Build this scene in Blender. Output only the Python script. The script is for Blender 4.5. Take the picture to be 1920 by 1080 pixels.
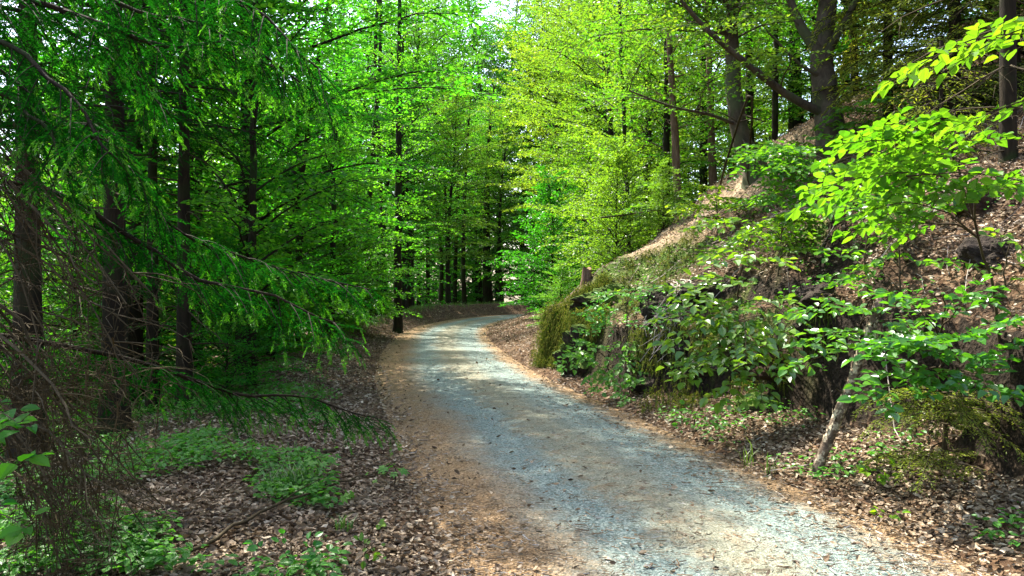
import bpy, math, random
import numpy as np
from mathutils import Vector

# ------------------------------------------------------------------ camera, sky, sun
SC = bpy.context.scene
COL = SC.collection
for o in list(bpy.data.objects):
    bpy.data.objects.remove(o)
CAM_H = 1.55
FPX = 1507.0                                   # focal length in pixels of the 1920 px wide photograph
cam = bpy.data.cameras.new('camera')
cam.sensor_width = 36.0
cam.lens = FPX / 1920.0 * 36.0
cam.clip_start = 0.05
cam.clip_end = 2000.0
cam_o = bpy.data.objects.new('camera', cam)
COL.objects.link(cam_o)
cam_o.location = (0, 0, CAM_H)
cam_o.rotation_euler = (math.radians(90), 0, 0)
SC.camera = cam_o

SUN_EL = math.radians(58)
SUN_AZ = math.radians(-38)                     # compass angle from +Y (ahead) towards +X; negative is to the left
world = bpy.data.worlds.new('World')
SC.world = world
world.use_nodes = True
wn = world.node_tree
for n in list(wn.nodes):
    wn.nodes.remove(n)
w_out = wn.nodes.new('ShaderNodeOutputWorld')
w_bg = wn.nodes.new('ShaderNodeBackground')
w_sky = wn.nodes.new('ShaderNodeTexSky')
w_sky.sky_type = 'NISHITA'
w_sky.sun_disc = False
w_sky.sun_elevation = SUN_EL
w_sky.sun_rotation = SUN_AZ
w_sky.air_density = 1.0
w_sky.dust_density = 2.5
w_sky.ozone_density = 0.4
w_bg.inputs['Strength'].default_value = 0.15
wn.links.new(w_sky.outputs[0], w_bg.inputs['Color'])
wn.links.new(w_bg.outputs[0], w_out.inputs['Surface'])

sun = bpy.data.lights.new('sun', 'SUN')
sun.energy = 4.3
sun.angle = math.radians(0.6)
sun.color = (1.0, 0.95, 0.86)
sun_o = bpy.data.objects.new('sun', sun)
COL.objects.link(sun_o)
sd = Vector((math.sin(SUN_AZ) * math.cos(SUN_EL), math.cos(SUN_AZ) * math.cos(SUN_EL), math.sin(SUN_EL)))
sun_o.rotation_euler = sd.to_track_quat('Z', 'Y').to_euler()
sun_o.location = (-20, 0, 40)

SC.view_settings.view_transform = 'Standard'
SC.view_settings.look = 'None'
SC.view_settings.gamma = 1.0
SC.view_settings.exposure = 2.2
SC.render.engine = 'CYCLES'
SC.cycles.max_bounces = 12
SC.cycles.diffuse_bounces = 8
SC.cycles.glossy_bounces = 2
SC.cycles.transmission_bounces = 6
SC.cycles.use_denoising = True

# ------------------------------------------------------------------ helpers
RNG = np.random.default_rng(11)
UP = np.array([0.0, 0.0, 1.0])


def nrm(a):
    a = np.asarray(a, float)
    return a / np.maximum(np.linalg.norm(a, axis=-1, keepdims=True), 1e-9)


def at(px, py, Y):
    return np.array([(px - 960.0) / FPX * Y, Y, CAM_H - (py - 540.0) / FPX * Y])


class G:
    """collects vertices and faces and links them as ONE mesh object"""
    def __init__(self):
        self.v, self.f, self.n, self.a = [], [], 0, {}

    def add(self, v, f):
        v = np.asarray(v, float)
        if len(v) == 0:
            return
        self.v.append(v)
        for ff in (f if isinstance(f, list) else [f]):
            self.f.append(np.asarray(ff, np.int64) + self.n)
        self.n += len(v)

    def build(self, name, mat, parent=None, smooth=False, attrs=None):
        me = bpy.data.meshes.new(name)
        V = np.concatenate(self.v) if self.v else np.zeros((0, 3))
        me.vertices.add(len(V))
        me.vertices.foreach_set('co', V.astype(np.float32).ravel())
        tot = np.concatenate([np.full(len(f), f.shape[1], np.int32) for f in self.f])
        lp = np.concatenate([f.ravel() for f in self.f]).astype(np.int32)
        st = np.concatenate([[0], np.cumsum(tot)[:-1]]).astype(np.int32)
        me.loops.add(len(lp))
        me.loops.foreach_set('vertex_index', lp)
        me.polygons.add(len(tot))
        me.polygons.foreach_set('loop_start', st)
        me.polygons.foreach_set('loop_total', tot)
        me.update(calc_edges=True)
        me.polygons.foreach_set('use_smooth', np.full(len(tot), smooth, bool))
        for k, arr in (attrs or {}).items():
            at_ = me.attributes.new(k, 'FLOAT', 'POINT')
            at_.data.foreach_set('value', np.asarray(arr, np.float32))
        me.materials.append(mat)
        o = bpy.data.objects.new(name, me)
        COL.objects.link(o)
        if parent is not None:
            o.parent = parent
        return o


def tube(g, path, rad, k=6):
    path = np.asarray(path, float)
    n = len(path)
    rad = np.asarray(rad, float)
    rad = np.broadcast_to(rad, (n,))[:, None] if rad.ndim < 2 else rad
    t = nrm(np.gradient(path, axis=0))
    d = path[-1] - path[0]
    ref = np.array([1.0, 0.13, 0.0]) if abs(d[2]) > 0.75 * np.linalg.norm(d) else UP
    u = nrm(np.cross(t, ref))
    w = np.cross(t, u)
    a = np.linspace(0, 2 * np.pi, k, endpoint=False)
    V = path[:, None] + rad[..., None] * (np.cos(a)[None, :, None] * u[:, None] + np.sin(a)[None, :, None] * w[:, None])
    i = np.arange(n - 1)[:, None] * k
    j = np.arange(k)[None]
    j2 = (j + 1) % k
    F = np.stack([i + j, i + j2, i + k + j2, i + k + j], -1).reshape(-1, 4)
    g.add(V.reshape(-1, 3), F)


def curve(pts, n):
    """Catmull-Rom through pts, n samples"""
    P = np.asarray(pts, float)
    if len(P) == 2:
        return P[0] + (P[1] - P[0]) * np.linspace(0, 1, n)[:, None]
    Q = np.concatenate([[2 * P[0] - P[1]], P, [2 * P[-1] - P[-2]]])
    s = np.linspace(0, len(P) - 1, n)
    i = np.minimum(s.astype(int), len(P) - 2)
    f = (s - i)[:, None]
    a, b, c, d = Q[i], Q[i + 1], Q[i + 2], Q[i + 3]
    return 0.5 * (2 * b + (c - a) * f + (2 * a - 5 * b + 4 * c - d) * f * f + (3 * b - a - 3 * c + d) * f ** 3)


def hash3(i, j, k):
    h = (i * 374761393 + j * 668265263 + k * 2147483647 + 12345) & 0xFFFFFFFF
    h = ((h ^ (h >> 13)) * 1274126177) & 0xFFFFFFFF
    return ((h ^ (h >> 16)) & 0xFFFF) / 65535.0


def vnoise(p):
    p = np.asarray(p, float)
    i = np.floor(p).astype(np.int64)
    f = p - i
    f = f * f * (3 - 2 * f)
    out = 0
    for a in (0, 1):
        for b in (0, 1):
            for c in (0, 1):
                w = (f[..., 0] if a else 1 - f[..., 0]) * (f[..., 1] if b else 1 - f[..., 1]) * (f[..., 2] if c else 1 - f[..., 2])
                out = out + w * hash3(i[..., 0] + a, i[..., 1] + b, i[..., 2] + c)
    return out * 2 - 1


def fbm(p, octv=4):
    s, a = 0, 1.0
    p = np.asarray(p, float)
    for _ in range(octv):
        s = s + a * vnoise(p)
        p = p * 2.03 + 17.3
        a *= 0.5
    return s


def sstep(a, b, x):
    t = np.clip((x - a) / (b - a), 0, 1)
    return t * t * (3 - 2 * t)


# leaf shapes: x across, y along, z up
LEAF4 = (np.array([[0, 0, 0], [.33, .45, .09], [0, 1, -.05], [-.33, .45, .09]]), [np.array([[0, 1, 2, 3]])])
NEEDLE4 = (np.array([[0, 0, 0], [.12, .5, .02], [0, 1, -.08], [-.12, .5, .02]]), [np.array([[0, 1, 2, 3]])])
LEAF9 = (np.array([[0, 0, 0], [0, 1, -.1], [.2, .14, .04], [.34, .4, .09], [.27, .72, .05], [-.2, .14, .04], [-.34, .4, .09], [-.27, .72, .05]]),
         [np.array([[0, 2, 3, 4, 1], [1, 7, 6, 5, 0]])])
DRY = (np.array([[0, 0, .1], [.22, .28, .16], [.27, .6, .2], [0, 1, .16], [-.27, .6, .2], [-.22, .28, .16], [0, .45, 0]]),
       [np.array([[0, 1, 6], [1, 2, 6], [2, 3, 6], [3, 4, 6], [4, 5, 6], [5, 0, 6]])])
_ma = np.radians([-90, -52, -18, 8, 30, 55, 72, 90, 108, 125, 150, 172, 198, 232])
_mr = np.array([.06, .42, .34, .62, .4, .78, .5, .85, .5, .78, .4, .62, .34, .42])
MAPLE = (np.concatenate([[[0, .35, 0]], np.stack([_mr * np.cos(_ma) * .8, .35 + _mr * np.sin(_ma) * .8, -.12 * _mr ** 2 * 2], -1)]),
         [np.array([[0, 1 + i, 1 + (i + 1) % 14] for i in range(14)])])


def place(g, tmpl, pos, ydir, ndir, size, zs=None):
    T, F = tmpl
    pos = np.asarray(pos, float)
    if len(pos) == 0:
        return
    y = nrm(ydir)
    x = nrm(np.cross(y, ndir))
    n = np.cross(x, y)
    size = np.broadcast_to(np.asarray(size, float), (len(pos),))[:, None, None]
    z = T[None, :, 2:3] * (1.0 if zs is None else np.asarray(zs)[:, None, None])
    V = pos[:, None] + size * (T[None, :, 0:1] * x[:, None] + T[None, :, 1:2] * y[:, None] + z * n[:, None])
    k = len(T)
    off = np.arange(len(pos))[:, None, None] * k
    g.add(V.reshape(-1, 3), [(f[None] + off).reshape(-1, f.shape[1]) for f in F])


def tag(o, label=None, cat=None, group=None, kind=None):
    if label: o['label'] = label
    if cat: o['category'] = cat
    if group: o['group'] = group
    if kind: o['kind'] = kind
    return o


def empty(name, loc, label=None, cat=None, group=None):
    o = bpy.data.objects.new(name, None)
    COL.objects.link(o)
    o.location = loc
    o.empty_display_size = 0.2
    return tag(o, label, cat, group)


def copy_tree(root, loc, rz, sc, label, group=None, leaf=None, name=None):
    r = root.copy()
    COL.objects.link(r)
    r.location = loc
    r.rotation_euler = (0, 0, rz)
    r.scale = (sc, sc, sc)
    r['label'] = label
    if 'group' in r: del r['group']
    if group: r['group'] = group
    if name: r.name = name
    for ch in list(root.children):
        c = ch.copy()
        COL.objects.link(c)
        c.parent = r
        if leaf is not None and c.name.startswith('crown'):
            c.material_slots[0].link = 'OBJECT'
            c.material_slots[0].material = leaf
    return r


# ------------------------------------------------------------------ materials
def new_mat(name):
    m = bpy.data.materials.new(name)
    m.use_nodes = True
    nt = m.node_tree
    for n in list(nt.nodes):
        nt.nodes.remove(n)
    out = nt.nodes.new('ShaderNodeOutputMaterial')
    return m, nt, out


def N(nt, typ, **kw):
    n = nt.nodes.new(typ)
    for k, v in kw.items():
        if k in n.inputs:
            n.inputs[k].default_value = v
        else:
            setattr(n, k, v)
    return n


def ramp(nt, stops, src=None, interp='LINEAR'):
    r = nt.nodes.new('ShaderNodeValToRGB')
    r.color_ramp.interpolation = interp
    e = r.color_ramp.elements
    while len(e) < len(stops):
        e.new(0.5)
    for el, (p, c) in zip(e, stops):
        el.position = p
        el.color = (*c, 1) if len(c) == 3 else c
    if src is not None:
        nt.links.new(src, r.inputs[0])
    return r


def noise(nt, scale, detail=4, rough=.55, vec=None, dist=0.0):
    n = nt.nodes.new('ShaderNodeTexNoise')
    n.inputs['Scale'].default_value = scale
    n.inputs['Detail'].default_value = detail
    n.inputs['Roughness'].default_value = rough
    n.inputs['Distortion'].default_value = dist
    if vec is not None:
        nt.links.new(vec, n.inputs['Vector'])
    return n


def mixc(nt, fac, a, b, mode='MIX'):
    m = nt.nodes.new('ShaderNodeMix')
    m.data_type = 'RGBA'
    m.blend_type = mode
    for sock, val in ((m.inputs[0], fac), (m.inputs[6], a), (m.inputs[7], b)):
        if hasattr(val, 'default_value'):
            nt.links.new(val, sock)
        elif isinstance(val, (int, float)):
            sock.default_value = val
        else:
            sock.default_value = (*val, 1)
    return m.outputs[2]


def math_(nt, op, a, b=None, c=None):
    m = nt.nodes.new('ShaderNodeMath')
    m.operation = op
    for i, v in enumerate((a, b, c)):
        if v is None: continue
        if hasattr(v, 'default_value'): nt.links.new(v, m.inputs[i])
        else: m.inputs[i].default_value = v
    return m.outputs[0]


def leaf_mat(name, c0, c1, trans=(1.25, 1.35, .6), tfac=.5, gloss=.05, rough=.4):
    """two-sided leaf: c0..c1 reflectance range between leaves, brighter through light"""
    m, nt, out = new_mat(name)
    geo = N(nt, 'ShaderNodeNewGeometry')
    oi = N(nt, 'ShaderNodeObjectInfo')
    col = ramp(nt, [(0, c0), (1, c1)], geo.outputs['Random Per Island']).outputs[0]
    hs = N(nt, 'ShaderNodeHueSaturation')
    nt.links.new(col, hs.inputs['Color'])
    nt.links.new(math_(nt, 'MULTIPLY_ADD', oi.outputs['Random'], .3, .85), hs.inputs['Value'])
    nt.links.new(math_(nt, 'MULTIPLY_ADD', oi.outputs['Random'], -.045, .52), hs.inputs['Hue'])
    col = hs.outputs[0]
    tcol = mixc(nt, 1.0, col, trans, 'MULTIPLY')
    d = N(nt, 'ShaderNodeBsdfDiffuse')
    nt.links.new(col, d.inputs[0])
    t = N(nt, 'ShaderNodeBsdfTranslucent')
    nt.links.new(tcol, t.inputs[0])
    mx = N(nt, 'ShaderNodeMixShader')
    mx.inputs[0].default_value = tfac
    nt.links.new(d.outputs[0], mx.inputs[1])
    nt.links.new(t.outputs[0], mx.inputs[2])
    if gloss > 0:
        gl = N(nt, 'ShaderNodeBsdfGlossy')
        gl.inputs['Roughness'].default_value = rough
        lw = N(nt, 'ShaderNodeLayerWeight')
        lw.inputs[0].default_value = .35
        m2 = N(nt, 'ShaderNodeMixShader')
        nt.links.new(math_(nt, 'MULTIPLY_ADD', lw.outputs['Fresnel'], gloss * 2.5, gloss), m2.inputs[0])
        nt.links.new(mx.outputs[0], m2.inputs[1])
        nt.links.new(gl.outputs[0], m2.inputs[2])
        nt.links.new(m2.outputs[0], out.inputs[0])
    else:
        nt.links.new(mx.outputs[0], out.inputs[0])
    return m


def bark_mat(name, c0, c1, c2, scale=1.0, patch=None, stretch=(9, 9, 1.6), bump=.6, pscale=1.1):
    m, nt, out = new_mat(name)
    tc = N(nt, 'ShaderNodeTexCoord')
    mp = N(nt, 'ShaderNodeMapping')
    mp.inputs['Scale'].default_value = tuple(s * scale for s in stretch)
    nt.links.new(tc.outputs['Object'], mp.inputs[0])
    n1 = noise(nt, 1.6, 6, .65, mp.outputs[0], .6)
    n2 = noise(nt, pscale * scale, 3, .6, tc.outputs['Object'])
    col = ramp(nt, [(.25, c0), (.5, c1), (.75, c2)], n1.outputs[0]).outputs[0]
    if patch is not None:
        pc = ramp(nt, [(.5, (0, 0, 0)), (.58, (1, 1, 1))], n2.outputs[0]).outputs[0]
        col = mixc(nt, math_(nt, 'MULTIPLY', pc, patch[1]), col, patch[0])
    b = N(nt, 'ShaderNodeBump')
    b.inputs['Strength'].default_value = bump
    b.inputs['Distance'].default_value = .03
    nt.links.new(n1.outputs[0], b.inputs['Height'])
    p = N(nt, 'ShaderNodeBsdfPrincipled')
    p.inputs['Roughness'].default_value = .9
    p.inputs['Specular IOR Level'].default_value = .15
    nt.links.new(col, p.inputs['Base Color'])
    nt.links.new(b.outputs[0], p.inputs['Normal'])
    nt.links.new(p.outputs[0], out.inputs[0])
    return m


def island_mat(name, stops, trans=0.0, rough=.8, spec=.2):
    m, nt, out = new_mat(name)
    geo = N(nt, 'ShaderNodeNewGeometry')
    col = ramp(nt, stops, geo.outputs['Random Per Island']).outputs[0]
    p = N(nt, 'ShaderNodeBsdfPrincipled')
    p.inputs['Roughness'].default_value = rough
    p.inputs['Specular IOR Level'].default_value = spec
    nt.links.new(col, p.inputs['Base Color'])
    if trans > 0:
        t = N(nt, 'ShaderNodeBsdfTranslucent')
        nt.links.new(col, t.inputs[0])
        mx = N(nt, 'ShaderNodeMixShader')
        mx.inputs[0].default_value = trans
        nt.links.new(p.outputs[0], mx.inputs[1])
        nt.links.new(t.outputs[0], mx.inputs[2])
        nt.links.new(mx.outputs[0], out.inputs[0])
    else:
        nt.links.new(p.outputs[0], out.inputs[0])
    return m


def ground_mat():
    m, nt, out = new_mat('forest_floor')
    geo = N(nt, 'ShaderNodeNewGeometry')
    pos = geo.outputs['Position']
    n1 = noise(nt, 1.3, 5, .6, pos)
    n2 = noise(nt, 22, 4, .7, pos, .4)
    vo = N(nt, 'ShaderNodeTexVoronoi')
    vo.inputs['Scale'].default_value = 26
    nt.links.new(pos, vo.inputs['Vector'])
    sep = N(nt, 'ShaderNodeSeparateColor')
    nt.links.new(vo.outputs['Color'], sep.inputs[0])
    litter = ramp(nt, [(0, (.025, .014, .007)), (.35, (.07, .038, .019)), (.7, (.13, .078, .042)), (1, (.20, .135, .08))], sep.outputs[0]).outputs[0]
    soil = ramp(nt, [(.3, (.020, .013, .008)), (.6, (.055, .033, .02)), (.8, (.09, .055, .034))], n2.outputs[0]).outputs[0]
    litter = mixc(nt, ramp(nt, [(.38, (0, 0, 0)), (.62, (.55, .55, .55))], n1.outputs[0]).outputs[0], litter, soil)
    a_st = N(nt, 'ShaderNodeAttribute', attribute_name='steep')
    a_mo = N(nt, 'ShaderNodeAttribute', attribute_name='moss')
    a_pa = N(nt, 'ShaderNodeAttribute', attribute_name='pale')
    rock = ramp(nt, [(.3, (.006, .005, .003)), (.5, (.018, .013, .008)), (.68, (.042, .030, .019)), (.85, (.09, .068, .045))], n2.outputs[0]).outputs[0]  # earth and rock of the cut, darkened to stand for its deep shade
    col = mixc(nt, a_st.outputs['Fac'], litter, rock)
    pale = ramp(nt, [(.3, (.28, .19, .115)), (.7, (.46, .35, .23))], n2.outputs[0]).outputs[0]
    col = mixc(nt, a_pa.outputs['Fac'], col, pale)
    moss = ramp(nt, [(.3, (.018, .04, .005)), (.6, (.06, .10, .012)), (.8, (.14, .17, .03))], n2.outputs[0]).outputs[0]
    col = mixc(nt, a_mo.outputs['Fac'], col, moss)
    b = N(nt, 'ShaderNodeBump')
    b.inputs['Strength'].default_value = .9
    b.inputs['Distance'].default_value = .05
    h = math_(nt, 'ADD', n2.outputs[0], math_(nt, 'MULTIPLY', vo.outputs['Distance'], .6))
    nt.links.new(h, b.inputs['Height'])
    p = N(nt, 'ShaderNodeBsdfPrincipled')
    p.inputs['Roughness'].default_value = .95
    p.inputs['Specular IOR Level'].default_value = .1
    nt.links.new(col, p.inputs['Base Color'])
    nt.links.new(b.outputs[0], p.inputs['Normal'])
    nt.links.new(p.outputs[0], out.inputs[0])
    return m


def road_mat():
    m, nt, out = new_mat('gravel_road')
    geo = N(nt, 'ShaderNodeNewGeometry')
    pos = geo.outputs['Position']
    lat = N(nt, 'ShaderNodeAttribute', attribute_name='lat').outputs['Fac']
    big = noise(nt, .9, 4, .6, pos)
    mid = noise(nt, 4.5, 5, .7, pos, .5)
    fine = noise(nt, 60, 3, .8, pos)
    vf = N(nt, 'ShaderNodeTexVoronoi')
    vf.inputs['Scale'].default_value = 85
    nt.links.new(pos, vf.inputs['Vector'])
    sep = N(nt, 'ShaderNodeSeparateColor')
    nt.links.new(vf.outputs['Color'], sep.inputs[0])
    grey = ramp(nt, [(0, (.048, .067, .058)), (.4, (.122, .160, .140)), (.8, (.182, .226, .197)), (1, (.31, .35, .31))], sep.outputs[0]).outputs[0]
    orange = ramp(nt, [(.0, (.058, .035, .015)), (.4, (.16, .096, .043)), (.75, (.25, .157, .074)), (1, (.35, .245, .145))], sep.outputs[1]).outputs[0]
    olive = ramp(nt, [(.0, (.07, .065, .035)), (.5, (.16, .145, .09)), (1, (.28, .255, .18))], sep.outputs[2]).outputs[0]
    # lateral zones, wobbled
    wob = math_(nt, 'MULTIPLY_ADD', math_(nt, 'SUBTRACT', mid.outputs[0], .5), .55, lat)
    wob = math_(nt, 'MULTIPLY_ADD', math_(nt, 'SUBTRACT', big.outputs[0], .5), .5, wob)
    t = math_(nt, 'MULTIPLY_ADD', wob, 1 / 3.2, .5)           # -1.6..1.6 -> 0..1
    edge = ramp(nt, [(.0, (1, 1, 1)), (.19, (.97, .97, .97)), (.275, (.5, .5, .5)), (.34, (0, 0, 0)), (.81, (0, 0, 0)), (.90, (.95, .95, .95)), (1, (1, 1, 1))], t).outputs[0]
    mids = ramp(nt, [(.40, (0, 0, 0)), (.50, (.75, .75, .75)), (.60, (.7, .7, .7)), (.70, (0, 0, 0))], t).outputs[0]
    pat = ramp(nt, [(.5, (0, 0, 0)), (.68, (.85, .85, .85))], mid.outputs[0]).outputs[0]
    col = mixc(nt, mids, grey, olive)
    pm = math_(nt, 'MULTIPLY', pat, math_(nt, 'MULTIPLY_ADD', mids, .6, .24))
    col = mixc(nt, pm, col, orange)
    col = mixc(nt, edge, col, orange)
    b = N(nt, 'ShaderNodeBump')
    b.inputs['Strength'].default_value = .7
    b.inputs['Distance'].default_value = .012
    nt.links.new(math_(nt, 'ADD', fine.outputs[0], vf.outputs['Distance']), b.inputs['Height'])
    p = N(nt, 'ShaderNodeBsdfPrincipled')
    p.inputs['Roughness'].default_value = .9
    p.inputs['Specular IOR Level'].default_value = .15
    nt.links.new(col, p.inputs['Base Color'])
    nt.links.new(b.outputs[0], p.inputs['Normal'])
    nt.links.new(p.outputs[0], out.inputs[0])
    return m


def rock_mat(name, moss_amt, tint=(1, 1, 1)):
    m, nt, out = new_mat(name)
    geo = N(nt, 'ShaderNodeNewGeometry')
    pos = geo.outputs['Position']
    n1 = noise(nt, 7, 6, .7, pos, .5)
    n2 = noise(nt, 2.2, 4, .6, pos)
    n3 = noise(nt, 45, 3, .7, pos)
    s = [(.3, (.008, .006, .005)), (.5, (.028, .02, .014)), (.65, (.055, .04, .028)), (.85, (.11, .085, .06))]  # rock tones lowered, with the shade of the cut put into the colour
    col = ramp(nt, [(p_, tuple(c * t for c, t in zip(cc, tint))) for p_, cc in s], n1.outputs[0]).outputs[0]
    sp = N(nt, 'ShaderNodeSeparateXYZ')
    nt.links.new(geo.outputs['Normal'], sp.inputs[0])
    mo = math_(nt, 'ADD', math_(nt, 'MULTIPLY', sp.outputs[2], .45), n2.outputs[0])
    mo = ramp(nt, [(.95 - moss_amt * .5, (0, 0, 0)), (1.08 - moss_amt * .5, (1, 1, 1))], mo).outputs[0]
    mcol = ramp(nt, [(.3, (.02, .045, .006)), (.55, (.065, .105, .013)), (.75, (.15, .18, .035))], n3.outputs[0]).outputs[0]
    col = mixc(nt, mo, col, mcol)
    b = N(nt, 'ShaderNodeBump')
    b.inputs['Strength'].default_value = .9
    b.inputs['Distance'].default_value = .05
    nt.links.new(math_(nt, 'ADD', n1.outputs[0], math_(nt, 'MULTIPLY', n3.outputs[0], .5)), b.inputs['Height'])
    p = N(nt, 'ShaderNodeBsdfPrincipled')
    p.inputs['Roughness'].default_value = .92
    p.inputs['Specular IOR Level'].default_value = .15
    nt.links.new(col, p.inputs['Base Color'])
    nt.links.new(b.outputs[0], p.inputs['Normal'])
    nt.links.new(p.outputs[0], out.inputs[0])
    return m


M = {
    'leaf_deep': leaf_mat('deep_green_leaf', (.022, .125, .014), (.095, .25, .026), (1.55, 2.0, .42), .66, .012),  # emerald tone partly stands for the shaded, backlit side of the left wood
    'leaf_dull': leaf_mat('dull_green_leaf', (.035, .10, .026), (.085, .18, .042), (1.4, 1.6, .55), .58, .02),
    'leaf_mid': leaf_mat('mid_green_leaf', (.04, .15, .012), (.08, .23, .02), (1.5, 1.75, .4), .6, .02),
    'leaf_sun_yellow': leaf_mat('sun_yellow_green_leaf', (.065, .17, .016), (.14, .25, .03), (1.55, 1.55, .45), .58, .02),  # yellower tone partly stands for sunlight on the lit trees
    'leaf_near': leaf_mat('near_beech_leaf', (.055, .16, .014), (.13, .26, .022), (1.75, 1.6, .35), .58, .018, .25),
    'leaf_glossy': leaf_mat('glossy_beech_leaf', (.045, .145, .016), (.10, .24, .024), (1.75, 1.6, .35), .52, .04, .28),
    'leaf_herb': leaf_mat('herb_leaf', (.045, .17, .02), (.10, .26, .035), (1.4, 1.6, .5), .5, .02),
    'needle': leaf_mat('spruce_needle', (.010, .055, .006), (.024, .10, .010), (1.3, 1.9, .5), .4, .0),
    'needle_tip': leaf_mat('young_spruce_needle', (.022, .13, .010), (.05, .21, .018), (1.4, 1.8, .45), .5, .01),
    'needle_olive': leaf_mat('olive_spruce_needle', (.09, .14, .015), (.22, .26, .05), (1.4, 1.4, .5), .5, .01),
    'bark_dark': bark_mat('dark_spruce_bark', (.006, .0045, .002), (.017, .012, .006), (.036, .026, .013), patch=((.018, .028, .006), .8)),
    'bark_beech': bark_mat('beech_bark', (.03, .022, .015), (.07, .052, .036), (.12, .095, .068), patch=((.07, .085, .035), .6), stretch=(5, 5, 3), bump=.3),
    'bark_pine': bark_mat('reddish_pine_bark', (.05, .028, .018), (.13, .075, .05), (.24, .15, .11)),
    'bark_birch': bark_mat('flaking_dead_bark', (.03, .021, .014), (.11, .078, .052), (.21, .155, .105), patch=((.44, .37, .25), .9), stretch=(5, 5, 8), scale=2.2, pscale=8),
    'twig': bark_mat('brown_twig', (.017, .013, .006), (.043, .032, .015), (.08, .06, .03), bump=.1),
    'twig_pale': bark_mat('bleached_twig', (.16, .13, .10), (.27, .23, .19), (.38, .34, .29), bump=.1),
    'twig_red': bark_mat('reddish_dead_twig', (.020, .015, .006), (.046, .034, .013), (.082, .060, .025), bump=.1),
    'wood_cut': bark_mat('weathered_stump_wood', (.10, .06, .03), (.22, .14, .075), (.33, .22, .13)),
    'dry': island_mat('dry_leaf', [(0, (.042, .026, .013)), (.3, (.12, .078, .043)), (.6, (.20, .14, .08)), (.85, (.31, .235, .15)), (1, (.44, .36, .25))], .12, .6, .25),
    'chips': island_mat('needle_and_twig_litter', [(0, (.05, .034, .02)), (.4, (.15, .09, .045)), (.75, (.22, .18, .12)), (1, (.36, .34, .3))], 0, .8, .2),
    'grass': leaf_mat('grass_blade', (.05, .13, .015), (.11, .2, .03), (1.3, 1.4, .5), .45, .04),
    'moss_strand': leaf_mat('moss_and_dry_grass', (.022, .06, .005), (.17, .175, .04), (1.2, 1.2, .5), .35, .0),
    'ground': ground_mat(),
    'road': road_mat(),
    'rock_moss': rock_mat('mossy_rock', .95),
    'rock_dark': rock_mat('dark_rock', .12),
    'rock_red': rock_mat('reddish_rock', .15, (1.15, .9, .75)),
}

# ------------------------------------------------------------------ the lie of the land
RC = curve(np.array([(5.5, -22, 0), (3.2, -9, 0), (1.95, -2, 0), (1.15, 4.33, 0), (.66, 6.5, 0), (.15, 9, 0), (-1.0, 14.6, 0), (-1.85, 21.2, 0),
                     (-2.35, 28, 0), (-2.1, 35, 0), (-.7, 42.5, 0), (2.6, 48.2, 0), (8, 51.5, 0), (16, 53, 0), (30, 53, 0), (60, 48, 0)], float), 520)[:, :2]
RT = nrm(np.gradient(RC, axis=0))
RS = np.concatenate([[0], np.cumsum(np.linalg.norm(np.diff(RC, axis=0), axis=1))])
HALF = 1.38


def road_d(x, y):
    """signed distance to the road's centre line (right positive) and the y of the nearest centre point"""
    x = np.asarray(x, float).ravel()
    y = np.asarray(y, float).ravel()
    d = np.empty(len(x))
    ry = np.empty(len(x))
    for s in range(0, len(x), 20000):
        e = slice(s, s + 20000)
        dx = x[e, None] - RC[None, :, 0]
        dy = y[e, None] - RC[None, :, 1]
        q = dx * dx + dy * dy
        i = q.argmin(1)
        r = np.arange(len(i))
        cr = RT[i, 0] * dy[r, i] - RT[i, 1] * dx[r, i]
        d[e] = np.sqrt(q[r, i]) * np.where(cr < 0, 1, -1)
        ry[e] = RC[i, 1] + np.where(i > 380, 6, 0) * 0
    return d, ry


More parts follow.
